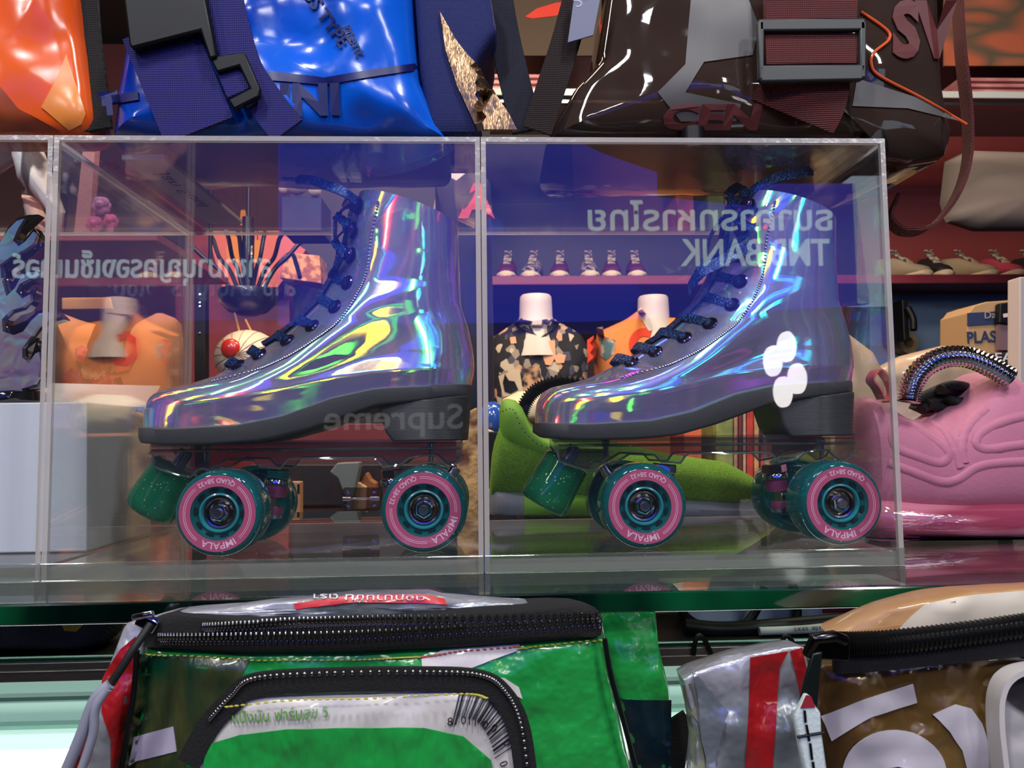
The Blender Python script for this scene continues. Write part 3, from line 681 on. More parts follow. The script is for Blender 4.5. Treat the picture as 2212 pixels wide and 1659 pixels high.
s_ = G(); strap(s_, [(2066, -60, .56), (2074, 100, .565), (2090, 250, .575), (2088, 350, .58), (2060, 430, .575), (2010, 488, .57), (1960, 500, .565), (1925, 480, .565), (1930, 440, .57)], .57, .026, .0022, wdir=(.35, 1, .1), n=48); s_.build('strap', web_maroon, brown)
s_ = G(); strap(s_, [(1262, -60, .512), (1222, 90, .51), (1190, 190, .507), (1160, 283, .507)], .5, .020, .0026); rest(s_); s_.build('strap', web_dark, brown)
t_ = G(); t_.prism([(1244, -30), (1302, -30), (1282, 76), (1226, 92)], .499, .0012); tg_ = t_.build('care_tag', mat('tag_grey', srgb(112, 114, 136), .6), brown, bevel=.0003)
g_ = G(); pts, fs = pxtext('S∞', 1246, 18, 30, ang=-.5, bold=.0, mirror=False); shell(g_, [P(u, v, .4988) for u, v in pts], fs, Vector((0, .0003, 0))); g_.build('lettering', mat('tag_print', srgb(160, 165, 190), .6), tg_, smooth=False)
# --- orange bag
orange = thing('orange_vinyl_bag', 'shiny orange vinyl bag with a black side strap on the acrylic cases', 'bag', P(60, 286, .56))
g = G(); sack(g, [(-160, 283), (-160, -90), (130, -90), (146, 40), (172, 170), (187, 246), (176, 272), (150, 283)], .505, .03, .025, rings=16, n=100, amp=.011, scale=13, p=3, smooth=False, seed=20); rest(g)
g.build('body', mat('vinyl_orange', srgb(226, 82, 20), .2, bump=.0012, bscale=18, stops=[(.38, srgb(214, 62, 18)), (.58, srgb(232, 92, 30))], nscale=7), orange); bo = g.bvh()
d_ = G(); decal(d_, [(144, 118), (166, 190), (184, 246), (176, 268), (150, 281), (90, 232), (118, 180)], bo, .505, .0008, .0006, 14); d_.build('corner_patch', mat('vinyl_light_orange', srgb(236, 138, 62), .3), orange)
d_ = G(); decal(d_, [(-150, 205), (0, 186), (40, 235), (130, 281), (-150, 282)], bo, .505, .0010, .0008, 16); d_.build('base_patch', mat('vinyl_rust', srgb(150, 62, 30), .35, stops=[(.4, srgb(120, 46, 26)), (.6, srgb(176, 84, 44))], nscale=18), orange)
s_ = G(); strap(s_, [(172, -60, .53), (178, 60, .53), (192, 180, .525), (204, 283, .52)], .5, .024, .003); rest(s_); s_.build('side_strap', mat('webbing_black', srgb(12, 12, 13), .8, wave=(240, 1, .001)), orange)
# --- flat cartons lying between the bags on the case tops
c_ = G(); a, b = P(216, 341, .56), P(436, 476, .70)
def slab(px_far, px_near, z, t, w, m, name, label):
    """flat carton on the case tops running back along a line seen through the top panel."""
    p0, p1 = PZ(*px_near, z), PZ(*px_far, z); d = (p1-p0).normalized(); n = Vector((d.y, -d.x, 0)); g = G()
    r = [p0, p0+n*w, p1+n*w, p1]; shell(g, r, [(0, 1, 2, 3)], Vector((0, 0, t))); o = g.build(name, m, smooth=False, bevel=.0006); return tag(o, label, 'carton')
cr = slab((452, 484), (262, 345), zmin+.0002, .004, .030, mat('carton_cream', srgb(236, 222, 204), .6), 'flat_carton', 'flat cream carton with black script on the case top beside the blue holdall')
g_ = G(); p0, p1 = PZ(300, 372, zmin), PZ(404, 446, zmin); vs, fs = text2d('Jan Soul'); wd = max(x for x, y in vs); d = (p1-p0); nn = Vector((d.y, -d.x, 0)).normalized()
shell(g_, [p0+d*(x/wd)-nn*(.010*y/.7)+nn*.018+Vector((0, 0, .0001)) for x, y in vs], fs, Vector((0, 0, -.0002))); g_.build('lettering', mat('print_black', srgb(16, 16, 18), .5), cr, smooth=False)
slab((418, 500), (215, 358), zmin+.0002, .003, .011, mat('carton_red', srgb(196, 62, 58), .5), 'flat_carton', 'narrow red carton along the left edge of the case top')
# ================================================================ shoes and carton on the glass shelf
def shoe_loft(g, st, Y, p=2.6, n=28, mi=0):
    """st: (u, v_top, v_bottom, half width) stations in pixels at depth Y -> one closed skin."""
    rings = []
    for u, vt, vb, hw in st:
        a, b = P(u, vt, Y), P(u, vb, Y); zc = (a.z+b.z)/2; h = abs(a.z-b.z)/2; ring = []
        for k in range(n):
            th = 2*PI*k/n; c, s = math.cos(th), math.sin(th)
            y = math.copysign(abs(c)**(2/p), c)*hw; z = math.copysign(abs(s)**(2/p), s)*h
            if z > 0: y *= 1-.22*(z/h)**2
            ring.append(Vector((a.x, Y+y, zc+z)))
        rings.append(ring)
    return g.loft(rings, True, True, mi)
def stations(us, top, bot, hw): return [(u, interp(top, u), interp(bot, u), interp(hw, u)) for u in us]
def lin(a, b, n): return [a+(b-a)*i/(n-1) for i in range(n)]
def coil(g, path, r, turns, amp, n=12):
    N_ = turns*6; pts = spline(path, N_); return g.tube(pts, [r+amp*math.cos(2*PI*i*turns/N_) for i in range(N_)], n)
# --- lime sneaker
YG = .80
lime = thing('lime_sneaker', 'lime green sneaker with ribbed black pull tube behind the right skate', 'sneaker', Vector((P(1380, 1100, YG).x, YG, ZG)))
M_knit = mat('lime_knit', srgb(140, 206, 52), .8, wave=(330, 1, .0012), stops=[(.4, srgb(128, 196, 44)), (.6, srgb(154, 220, 66))], nscale=500)
M_neo = mat('lime_smooth', srgb(136, 206, 62), .6, bump=.0002, bscale=400)
us = [1058, 1059, 1062, 1068]+lin(1078, 1660, 38)+[1680, 1692, 1699, 1702]
top = [(1058, 1040), (1062, 985), (1068, 955), (1078, 925), (1180, 930), (1240, 940), (1330, 955), (1440, 980), (1560, 997), (1600, 1018), (1650, 1050), (1690, 1085), (1702, 1100)]
hwt = [(1058, .008), (1062, .02), (1078, .030), (1150, .038), (1300, .040), (1500, .047), (1620, .043), (1670, .032), (1692, .016), (1702, .003)]
g = G(); shoe_loft(g, stations(us, top, [(1058, 1075), (1702, 1106)], hwt), YG); g.build('upper', M_knit, lime)
g = G(); cu = [1079, 1080, 1084, 1092]+lin(1100, 1300, 16); ct = [(1079, 885), (1082, 868), (1092, 861), (1110, 862), (1124, 874), (1140, 908), (1165, 932), (1200, 948), (1300, 962)]
shoe_loft(g, stations(cu, ct, [(1079, 955), (1120, 985), (1180, 1000), (1210, 985), (1300, 975)], [(1079, .012), (1084, .024), (1100, .032), (1200, .041), (1300, .038)]), YG); g.build('collar', M_neo, lime); cbv = g.bvh()
g = G(); mu = lin(1056, 1710, 40); hw2 = [(1056, .006), (1060, .02), (1080, .034), (1300, .042), (1500, .050), (1630, .046), (1690, .022), (1710, .004)]
shoe_loft(g, stations(mu, [(1056, 1056), (1300, 1062), (1500, 1072), (1600, 1078), (1710, 1092)], [(1056, 1112), (1710, 1112)], hw2), YG, p=6); ms = g.build('midsole', mat('midsole_pale_blue', srgb(150, 160, 178), .6, bump=.0005, bscale=200), lime)
g = G(); shoe_loft(g, stations(lin(1128, 1260, 8), [(1128, 1062), (1260, 1064)], [(1128, 1108), (1260, 1108)], [(1128, .0425), (1260, .046)]), YG, p=8); g.build('heel_insert', M_neo, lime)
g = G(); zb = P(1100, 1112, YG).z
for i in range(15):
    u = 1066+i*43; h_ = interp(hw2, u); x0, x1 = P(u, 1112, YG).x, P(u+30, 1112, YG).x
    for sy in (-1, 1):
        y0 = YG+sy*h_*.96; y1 = YG+sy*h_*.25
        r = lambda z, k: [Vector((x0+k, y0, z)), Vector((x1-k, y0, z)), Vector((x1-k, y1, z)), Vector((x0+k, y1, z))]
        g.loft([r(ZG+.0005, .003), r(zb+.003, 0)])
g.box((P(1380, 1112, YG).x, YG, zb+.001), (P(1690, 1112, YG).x-P(1070, 1112, YG).x, .06, .005)); g.build('outsole', mat('outsole_brown', srgb(74, 54, 36), .6), lime, smooth=False)
g = G(); coil(g, [P(1126, 905, YG), P(1132, 878, YG), P(1150, 850, YG), P(1180, 832, YG), P(1230, 824, YG), P(1300, 850, YG), P(1330, 940, YG)], .0068, 36, .0012); g.build('pull_tube', MW['black'], lime)
g = G()
for q in spline([(1082, 890, 0), (1108, 885, 0), (1128, 925, 0), (1160, 958, 0), (1200, 972, 0)], 17):
    p, n = cast(cbv, q.x, q.y, YG); g.sphere(p, .0007, 6, 4)
g.build('stitch_holes', MW['black'], lime)
# --- pink sneaker
YP = .64
pink = thing('pink_sneaker', 'pink sculpted sneaker with chrome spring handle beside the acrylic cases', 'sneaker', Vector((P(2140, 1180, YP).x, YP, ZG)))
M_pink = mat('pink_neoprene', srgb(190, 110, 136), .6, bump=.0003, bscale=300, sheen=.3)
YQ = YP-.048
us = [1889, 1891, 1896, 1905]+lin(1916, 2420, 40)+[2440]
top = [(1889, 960), (1896, 900), (1905, 872), (1916, 856), (1935, 850), (1960, 864), (2005, 896), (2042, 908), (2080, 900), (2130, 862), (2160, 822), (2180, 796), (2230, 788), (2330, 860), (2440, 1000)]
hwt = [(1889, .010), (1896, .028), (1916, .038), (2000, .043), (2200, .046), (2440, .046)]
def sc(u): return 1020+(u-1020)*YQ/YP           # outline was read on the near side
conv = lambda T, b=938: [(sc(u), b+(v-b)*YQ/YP) for u, v in T]
g = G(); shoe_loft(g, stations([sc(u) for u in us], conv(top), conv([(1889, 1120), (2440, 1120)]), [(sc(a), b) for a, b in hwt]), YP, p=3.2, n=40); g.build('upper', M_pink, pink); pbv = g.bvh()
bot = 938+(ZG-CZ)*-1661/YP+2
us2 = [1884, 1887, 1893]+lin(1905, 2440, 30)
g = G(); shoe_loft(g, stations([sc(u) for u in us2], conv([(1884, 1110), (1900, 1072), (2100, 1085), (2440, 1080)]), [(1700, bot-4), (2440, bot-4)], [(sc(a), b) for a, b in [(1884, .014), (1893, .030), (1916, .042), (2100, .048), (2440, .050)]]), YP, p=4, n=36); g.build('midsole', mat('pink_glossy_sole', srgb(196, 104, 128), .1, coat=1, bump=.0012, bscale=30, stops=[(.4, srgb(150, 60, 84)), (.6, srgb(206, 120, 140))], nscale=9, stretch=(1, 1, 6)), pink)
g = G(); a, b = P(sc(1895), bot, YP), P(sc(2440), bot, YP); shoe_loft(g, stations(lin(sc(1890), sc(2440), 20), [(0, bot-8), (2440, bot-8)], [(0, bot), (2440, bot)], [(sc(1890), .02), (sc(1916), .040), (sc(2100), .046), (sc(2440), .048)]), YP, p=6)
for q in g.v: q.z = max(q.z, ZG+.0003)
g.build('outsole', mat('pink_outsole', srgb(170, 90, 140), .3, coat=.6), pink)
wl = G()
for pl in ([(1940, 905), (1985, 925), (2040, 965), (2050, 985), (2030, 1000), (1980, 985), (1935, 965), (1928, 930), (1940, 905)], [(2260, 890), (2180, 905), (2125, 930), (2108, 955), (2130, 970), (2200, 962), (2260, 955)], [(1918, 1000), (1960, 1015), (2030, 1040), (2070, 1035), (2110, 1010), (2160, 1000), (2260, 995)], [(2000, 905), (2040, 930), (2062, 970), (2075, 1010)], [(2130, 880), (2090, 920), (2078, 960), (2085, 1000)]):
    pts = [cast(pbv, q.x, q.y, YQ) for q in spline([(a, b, 0) for a, b in pl], 40)]; wl.tube([p-n*.0041 for p, n in pts], .0056, 12)
wl.build('sculpted_ridges', M_pink, pink)
g = G(); lp = [P(1904, 862, .60), P(1892, 838, .60), P(1880, 822, .60), P(1886, 806, .60), P(1898, 800, .60), P(1918, 822, .60), P(1926, 850, .60), P(1914, 868, .60)]
g.ribbon(spline(lp, 24), (0, 1, 0), .013, .0014); g.build('heel_loop', mat('loop_pink', srgb(202, 84, 96), .6), pink)
g = G(); coil(g, [P(1963, 868, .60), P(1968, 835, .60), P(1992, 796, .60), P(2040, 772, .60), P(2090, 772, .60), P(2140, 792, .60), P(2180, 816, .60)], .0076, 34, .0013); g.build('spring_handle', MW['chrome'], pink)
g = G()
for pl in ([(1975, 868), (2020, 845), (2060, 832), (2105, 842), (2120, 850)], [(1990, 885), (2030, 862), (2070, 870), (2090, 890)], [(2030, 842), (2070, 850), (2085, 880)], [(2000, 872), (2040, 880), (2080, 868), (2130, 858)]): g.tube(spline([P(u, v, .625+.01*(i % 2)) for i, (u, v) in enumerate(pl)], 20), .0042, 10)
g.build('laces', mat('lace_black', srgb(24, 24, 22), .7, bump=.0005, bscale=500), pink)
g = G(); g.prism([(1990, 880), (2040, 902), (2090, 890), (2110, 845), (2060, 850), (2000, 862)], .64, .02); g.build('tongue', mat('tongue_black', srgb(26, 24, 24), .7), pink)
# --- carton and flame boot in the left case
a = P(200, 1188, .557)
carton = thing('white_carton', 'plain white carton in the left acrylic case under the flame boot', 'carton', (-.35, .61, ZB))
zt = P(178, 868, .557).z; xr = -.2765
g = G(); g.loft([[Vector((x, y, ZB+.0004)) for x, y in ((-.46, .557), (xr, .557), (xr, .664), (-.46, .664))], [Vector((x, y, zt)) for x, y in ((-.46, .560), (xr-.004, .560), (xr-.003, .661), (-.46, .661))]]); g.build('body', mat('white_card', srgb(226, 230, 236), .55), carton, smooth=False, bevel=.001)
g = G(); shell(g, [Vector((-.40, .6615, zt)), Vector((xr-.003, .6615, zt)), Vector((xr-.008, .695, zt+.020)), Vector((-.40, .695, zt+.024))], [(0, 1, 2, 3)], Vector((0, 0, .0008))); g.build('lid_flap', _M['white_card'], carton, smooth=False)
YB_ = .60
fboot = thing('flame_boot', 'silver holographic boot with black edged flame cut-outs standing on the white carton', 'boot', Vector((-.40, YB_, zt)))
holo2 = holo('silver_flame_foil', srgb(120, 120, 160), (.5, 0, .85), (.05, .35), .2, wscale=(60, 60, 60), wdist=.0010, gain=.012, bg=.85)
M_patent = mat('black_patent', srgb(8, 8, 10), .08, coat=1)
fl = [(-140, 500), (0, 522), (17, 489), (38, 469), (61, 463), (84, 462), (67, 478), (45, 498), (36, 516), (42, 524), (50, 520), (60, 506), (74, 490), (85, 509), (79, 530), (58, 547), (29, 564), (10, 579), (12, 600), (26, 608), (38, 593), (58, 582), (81, 582), (98, 595), (78, 605), (56, 611), (43, 625), (49, 637), (67, 628), (78, 618), (73, 648), (55, 669), (30, 677), (13, 692), (16, 706), (36, 700), (58, 690), (78, 672), (96, 668), (122, 672), (140, 689), (116, 696), (91, 712), (75, 732), (58, 753), (56, 770), (64, 776), (72, 753), (79, 732), (90, 753), (94, 782), (90, 816), (83, 836), (40, 850), (-140, 860)]
g = G(); g.prism(fl, YB_-.012, .010); g.build('flame_edge', M_patent, fboot, bevel=.001)
def inset(poly, d):
    out = []; n = len(poly); A = sum(poly[i][0]*poly[(i+1) % n][1]-poly[(i+1) % n][0]*poly[i][1] for i in range(n)); sg = 1 if A > 0 else -1
    for i in range(n):
        (x0, y0), (x1, y1), (x2, y2) = poly[i-1], poly[i], poly[(i+1) % n]
        e1 = Vector((x1-x0, y1-y0)).normalized(); e2 = Vector((x2-x1, y2-y1)).normalized(); nn = Vector((-e1.y-e2.y, e1.x+e2.x))
        nn = nn.normalized() if nn.length > .2 else -e1; out.append((x1+nn.x*d*sg, y1+nn.y*d*sg))
    return out
def fill(poly, Y, t, name, m, parent):
    pts, fs = polyfill(poly, 12); g = G(); shell(g, [P(u, v, Y) for u, v in pts], fs, Vector((0, t, 0))); return g.build(name, m, parent, smooth=False)
fl2 = [(-140, 505), (-4, 530), (18, 495), (36, 477), (52, 472), (38, 495), (28, 520), (40, 532), (54, 522), (72, 500), (78, 510), (72, 526), (52, 540), (22, 555), (0, 572), (2, 600), (14, 640), (32, 622), (44, 600), (60, 588), (78, 588), (90, 594), (60, 604), (42, 614), (34, 630), (48, 645), (64, 636), (66, 648), (48, 663), (24, 670), (4, 690), (6, 716), (30, 724), (50, 716), (66, 694), (84, 677), (104, 674), (126, 682), (104, 690), (82, 706), (66, 728), (48, 752), (48, 772), (62, 784), (76, 764), (84, 760), (88, 784), (82, 814), (74, 830), (36, 844), (-140, 854)]
fill(fl2, YB_-.0165, .004, 'flame_panel', holo2, fboot)
g = G(); pillow(g, [(-190, 480), (-40, 520), (-5, 620), (10, 740), (50, 830), (20, 850), (-190, 882)], YB_+.006, .016, .07, rings=10, n=60, p=2.5); [setattr(q, 'z', max(q.z, zt+.004)) for q in g.v]; g.build('shaft', holo2, fboot)
g = G(); pillow(g, [(-190, 900), (-60, 872), (0, 868), (29, 851), (58, 842), (86, 843), (88, 868), (52, 893), (35, 890), (-10, 895)], YB_, .03, .03, rings=8, n=60, p=4, smooth=False)
for q in g.v: q.z = max(q.z, zt+.0004)
g.build('sole', M_patent, fboot)
# ================================================================ lower display: back shelf, lights, waist bags
ZL = CZ-.186
YL = .70
low = glass_plate('lower_glass_shelf', (-1.3, YL, ZL-.004), (1.3, 1.15, ZL), 'thin glass shelf with aluminium rail behind the waist bags', [glass, mat('glass_edge_dark', srgb(30, 60, 48), .15, coat=1)])
g = G(); g.mm((-1.3, YL-.001, ZL-.0205), (1.3, YL+.014, ZL-.0042)); g.mm((-1.3, YL-.003, ZL-.012), (1.3, YL-.001, ZL-.0105)); g.build('rail', mat('brushed_aluminium', srgb(150, 140, 130), .32, .9, bump=.0002, bscale=300, stretch=(.05, 1, 4)), low, smooth=False, bevel=.0008)
for u in (1512, 1700):
    p = P(u, 1400, YL-.004); g = G(); g.tube(spline([p+Vector((-.006, 0, -.006)), p+Vector((-.004, 0, .006)), p+Vector((0, 0, .011)), p+Vector((.005, 0, .006)), p+Vector((.010, 0, -.005))], 16), .0022, 8); tag(g.build('cable_clip', MW['black']), 'black cable clip hooked over the aluminium rail, '+('nearer the green waist bag' if u < 1600 else 'nearer the gold waist bag'), 'clip', 'cable clips on the rail')
mint = mat('mint_backboard', srgb(176, 206, 194), .5, coat=.3)
g = G(); g.mm((-1.3, .86, ZL-.50), (1.3, .88, ZL-.022)); tag(g.build('display_backboard', mint, smooth=False), 'pale mint glossy backboard below the aluminium rail', 'panel')
for k, (v, m_) in enumerate(((1528, 'between the rail and the light tube, upper'), (1590, 'just above the light tube'))):
    z = P(60, v-18, .84).z; g = G(); g.mm((-1.3, .846, z-.004), (1.3, .859, z)); tag(g.build('glass_ledge', mat('ledge_glass', srgb(110, 150, 136), .15, coat=1) if k else mat('ledge_dark', srgb(56, 80, 74), .2, coat=1), smooth=False), 'narrow glass ledge on the mint backboard, '+m_, 'ledge', 'glass ledges on the backboard')
zt_ = P(60, 1668, .80).z
tube = thing('light_tube', 'glowing white light tube along the foot of the mint backboard', 'lamp', (0, .80, zt_))
g = G(); g.tube([Vector((-1.25, .82, zt_)), Vector((1.25, .82, zt_))], .013, 16); g.build('tube', emis('tube_white', (.92, 1, .95, 1), 4), tube)
g = G(); g.mm((-1.28, .805, zt_-.024), (1.28, .858, zt_-.0135)); g.build('fitting', MW['steel'], tube, smooth=False)
g = G(); g.mm((-1.28, YL+.004, ZL+.00005), (1.28, 1.145, ZL+.00035)); tag(g.build('added_dark_liner', mat('liner_black', srgb(10, 11, 12), .5), smooth=False), 'thin black liner added to darken the glass shelf behind the waist bags', 'liner')  # black sheet added so the see-through shelf reads dark
# driver box, cables, pouch
drv = thing('power_supply', 'white power supply box with a red printed band on the back glass shelf', 'power supply', (P(1700, 1340, .76).x, .77, ZL))
g = G(); zb, zt2 = ZL+.0045, P(1600, 1268, .745).z; x0, x1 = P(1476, 1300, .745).x, P(1960, 1300, .745).x
g.loft([[Vector((x, y, z)) for x, z in ((x0+.010, zb), (x1, zb), (x1, zt2), (x0-.012, zt2), (x0-.012, zt2-.004), (x0+.002, zt2-.008), (x0+.004, zb+.010))] for y in (.745, .80)]); g.build('casing', mat('casing_white', srgb(176, 184, 204), .4), drv, smooth=False, bevel=.0015)
red = mat('label_red', srgb(150, 34, 48), .5)
g = G(); a, b = P(1776, 1308, .7445), P(1960, 1320, .7445); g.mm((a.x, .7444, b.z), (b.x, .7449, a.z)); lb = g.build('label_band', red, drv, smooth=False)
g = G(); pts, fs = pxtext('LED POWER SUPPLY AC 220-240V', 1958, 1311, 5, ang=PI); pts = [(u, v) for u, v in pts]; shell(g, [P(u, v, .7442) for u, v in pts], fs, Vector((0, .0002, 0))); g.build('lettering', mat('label_print', srgb(70, 60, 76), .5), drv, smooth=False); g = G()
pts, fs = pxtext('12V 60W IP67 OUTPUT DC', 1950, 1290, 4, ang=PI); shell(g, [P(u, v, .7446) for u, v in pts], fs, Vector((0, .0002, 0)))
g.build('lettering', mat('label_print', srgb(70, 60, 76), .5), drv, smooth=False)
def cable(px, Y, r, label, m=None, name='cable'):
    pts = [P(a[0], a[1], a[2] if len(a) > 2 else Y) for a in px]; g = G(); g.tube(spline(pts, 40), r, 10)
    for q in g.v: q.z = max(q.z, ZL+.0004)
    return tag(g.build(name, m or MW['black']), label, 'cable')
cable([(1455, 1268, .735), (1466, 1300), (1480, 1330), (1520, 1352), (1600, 1362), (1760, 1352), (1900, 1335)], .728, .0042, 'thick black cable curving under the white power supply')
cable([(1652, 1268, .738), (1642, 1300, .736), (1626, 1330, .735), (1608, 1352, .732)], .733, .0042, 'black strap cable slanting across the white power supply')
cable([(1712, 1262, .738), (1718, 1290, .736), (1722, 1318, .735), (1720, 1345, .733)], .733, .0044, 'black strap cable hanging straight down across the white power supply')
cable([(1478, 1352, .722), (1560, 1360), (1700, 1352), (1840, 1340), (1960, 1326)], .722, .0075, 'bundle of thick black cable along the foot of the white power supply')
wc = cable([(1640, 1364, .712), (1700, 1362), (1760, 1358), (1830, 1348), (1900, 1330)], .712, .0040, 'white power cord with black print in front of the power supply', mat('cord_white', srgb(190, 190, 190), .5))
g = G(); pts, fs = pxtext('2 X 0.5   SQ MM', 1716, 1363, 7, ang=-.06); shell(g, [P(u, v, .7075) for u, v in pts], fs, Vector((0, .0002, 0))); g.build('lettering', mat('print_black', srgb(16, 16, 18), .5), wc, smooth=False)
g = G(); pillow(g, [(-160, 1395), (-160, 1300), (60, 1298), (225, 1300), (262, 1330), (240, 1385), (200, 1396)], .728, .03, .05, rings=8, n=60, p=3, smooth=False)
for q in g.v: q.z = max(q.z, ZL+.0004)
pch = thing('mesh_pouch', 'navy mesh pouch with a yellow stripe behind the green waist bag', 'pouch', (P(60, 1395, .76).x, .76, ZL)); g.build('body', mat('pouch_navy', srgb(26, 30, 56), .6, wave=(200, 1, .001)), pch); pb_ = g.bvh()
d_ = G(); decal(d_, [(126, 1334), (196, 1334), (165, 1364), (140, 1362)], pb_, .728, .001, .0008, 12); d_.build('stripe', mat('stripe_yellow', srgb(150, 130, 30), .6), pch)
g = G(); p = P(92, 1398, .712)
for i in range(14): g.sphere(p+Vector((random.uniform(-.007, .007), random.uniform(-.004, .004), random.uniform(0, .006))), random.uniform(.0015, .003), 6, 5)
for q in g.v: q.z = max(q.z, ZL+.0003)
tag(g.build('glitter_crumb', M_lace, smooth=False), 'small crumpled scrap of blue glitter foil on the back shelf in front of the mesh pouch', 'scrap', kind='stuff')
# --- green waist bag
wb = thing('green_waist_bag', 'green waist bag of recycled packaging with a long black zip and a white pocket', 'waist bag', P(800, 1659, .40))
M_green = mat('packaging_green', srgb(20, 120, 52), .22, coat=.4, bump=.0055, bscale=42, stops=[(.36, srgb(14, 110, 48)), (.6, srgb(40, 160, 70))], nscale=9)
M_zip = mat('zip_tape_black', srgb(18, 17, 17), .85, bump=.0004, bscale=900)
M_tooth = mat('zip_teeth', srgb(150, 146, 138), .2, 1.0)
M_silver = mat('packaging_silver', srgb(160, 162, 166), .28, .35, bump=.007, bscale=36, coat=.3, stops=[(.4, srgb(120, 126, 128)), (.6, srgb(190, 188, 196))], nscale=16)
M_stitch = mat('stitch_yellow', srgb(190, 180, 60), .6)
def clothy(parent, name, m, outline, Yr, front, back, amp=.004, scale=24, p=3, seed=0, rings=12, n=100):
    g = G(); sack(g, outline, Yr, front, back, rings=rings, n=n, amp=amp*1.3, scale=scale*1.5, p=p, smooth=False, seed=seed); return g.build(name, m, parent), g.bvh()
def dec(parent, name, m, poly, bv, Y, lift=.0006, step=16):
    g = G(); decal(g, poly, bv, Y, lift, .0005, step); return g.build(name, m, parent, angle=70)
_, gb = clothy(wb, 'front_panel', M_green, [(296, 1402), (500, 1412), (760, 1410), (1000, 1398), (1304, 1376), (1318, 1450), (1345, 1560), (1378, 1720), (250, 1720), (282, 1560)], .378, .010, .034, amp=.0028, scale=26)
dec(wb, 'streaked_film', mat('packaging_dark_green', srgb(10, 62, 34), .3, coat=.5, bump=.006, bscale=40, stops=[(.40, srgb(6, 50, 32)), (.56, srgb(66, 66, 34)), (.7, srgb(10, 70, 40))], nscale=26, stretch=(1.6, 1, .5)), [(302, 1412), (540, 1424), (500, 1500), (440, 1560), (405, 1620), (395, 1700), (262, 1700), (284, 1560)], gb, .378)  # brown and dark green streak on the left of the bag
dec(wb, 'tape_patch', mat('tape_lilac', srgb(172, 160, 178), .5), [(290, 1600), (292, 1591), (376, 1568), (384, 1622), (300, 1642), (280, 1652)], gb, .378, .0012)
dec(wb, 'white_print', mat('print_offwhite', srgb(212, 202, 200), .4, coat=.3), [(910, 1424), (960, 1404), (1122, 1392), (1122, 1404), (1000, 1450), (912, 1448)], gb, .378, .0010)
dec(wb, 'white_print', _M['print_offwhite'], [(1062, 1462), (1090, 1464), (1120, 1484), (1128, 1510), (1110, 1500), (1080, 1478)], gb, .378, .0010, 10)
g = G(); sack(g, [(296, 1404), (312, 1346), (346, 1330), (640, 1342), (820, 1336), (1000, 1318), (1250, 1308), (1290, 1318), (1306, 1338), (1304, 1380), (1000, 1402), (760, 1414), (500, 1416)], .376, .006, .03, rings=8, n=120, p=3, smooth=False); g.build('zip_tape', M_zip, wb); zbv = g.bvh()
tg = G()
for row, n_ in ((([(440, 1352), (640, 1344), (900, 1337), (1288, 1326)]), 74), (([(345, 1374), (500, 1373), (740, 1369), (1000, 1356), (1288, 1338)]), 80)):
    pts = spline([(a, b, 0) for a, b in row], n_*4); acc = [0]
    for k in range(n_):
        f = 1-(1-k/(n_-1))**1.0; q = pts[min(int(f*(len(pts)-1)), len(pts)-1)]; p, n = cast(zbv, q.x, q.y, .376); hh = .0019 if q.x < 1000 else .0014
        tg.sphere(p+n*.0010, .0012, 8, 6, (.8, .9, hh/.0011))
        p2, n2 = cast(zbv, q.x+4, q.y+(13 if row[0][0] > 400 else 14), .376); tg.sphere(p2+n2*.0007, .0009, 6, 5, (.75, .8, 1.3))
tg.build('zip_teeth', M_tooth, wb); 
g = G(); p, n = cast(zbv, 326, 1346, .376); g.box(p+Vector((0, -.003, .001)), (.010, .005, .006), Matrix.Rotation(.5, 3, 'Y')); g.tube([p+Vector((-.006, -.006, .004)), p+Vector((.004, -.007, .006))], .0016, 8); sl = g.build('zip_slider', MW['chrome'], wb, bevel=.0008)
cd = G(); cd.tube(spline([P(326, 1348, .368), P(290, 1400, .362), P(258, 1450, .360), (P(214, 1512, .360))], 24), .0019, 10); cd.build('pull_cord', MW['rubber'], sl)
cd = G(); cd.tube(spline([P(238, 1478, .358), P(205, 1512, .357), P(175, 1590, .358), P(140, 1672, .36)], 20), [.0026]*20, 10); cd.tube(spline([P(232, 1488, .356), P(206, 1530, .355), P(200, 1590, .356), P(170, 1680, .357)], 20), .0020, 10); cd.build('pull_tape', mat('pull_grey', srgb(150, 150, 164), .5), sl)
_, fbv = clothy(wb, 'top_flap', M_silver, [(318, 1336), (352, 1326), (470, 1318), (560, 1306), (640, 1300), (760, 1286), (930, 1284), (965, 1294), (1170, 1308), (1262, 1312), (1240, 1316), (1000, 1326), (800, 1338), (640, 1342), (480, 1340)], .383, .004, .02, amp=.002, n=120, rings=8)
dec(wb, 'red_print', mat('print_red', srgb(206, 40, 44), .35, coat=.4), [(634, 1304), (764, 1288), (924, 1286), (960, 1296), (966, 1306), (900, 1302), (764, 1301), (640, 1316)], fbv, .383, .0008, 9)
g = G(); pts, fs = pxtext('ดอกบานชื่น ตรา', 918, 1289, 9, ang=PI, w=240); decal(g, None, fbv, .383, .0014, .0003, raw=(pts, fs)); g.build('lettering', mat('print_white', srgb(232, 226, 226), .5), wb, smooth=False)
g = G()
for poly, n_ in (([(318, 1413), (560, 1426), (800, 1424), (912, 1420)], 52), ([(1120, 1402), (1200, 1394), (1302, 1382)], 16)):
    g = G()
    for q in spline([(a, b, 0) for a, b in poly], n_): p, n = cast(gb, q.x, q.y, .378); g.sphere(p+n*.0009, .0006, 6, 4, (1.9, 1, .8))
    g.build('stitching', M_stitch, wb)
g = G()
for q in spline([(490, 1527, 0), (640, 1512, 0), (800, 1509, 0), (1000, 1499, 0), (1050, 1508, 0)], 40): g.sphere(P(q.x, q.y, .357), .0006, 6, 4, (1.9, 1, .8))
g.build('stitching', M_stitch, wb)
g = G(); g2 = G()
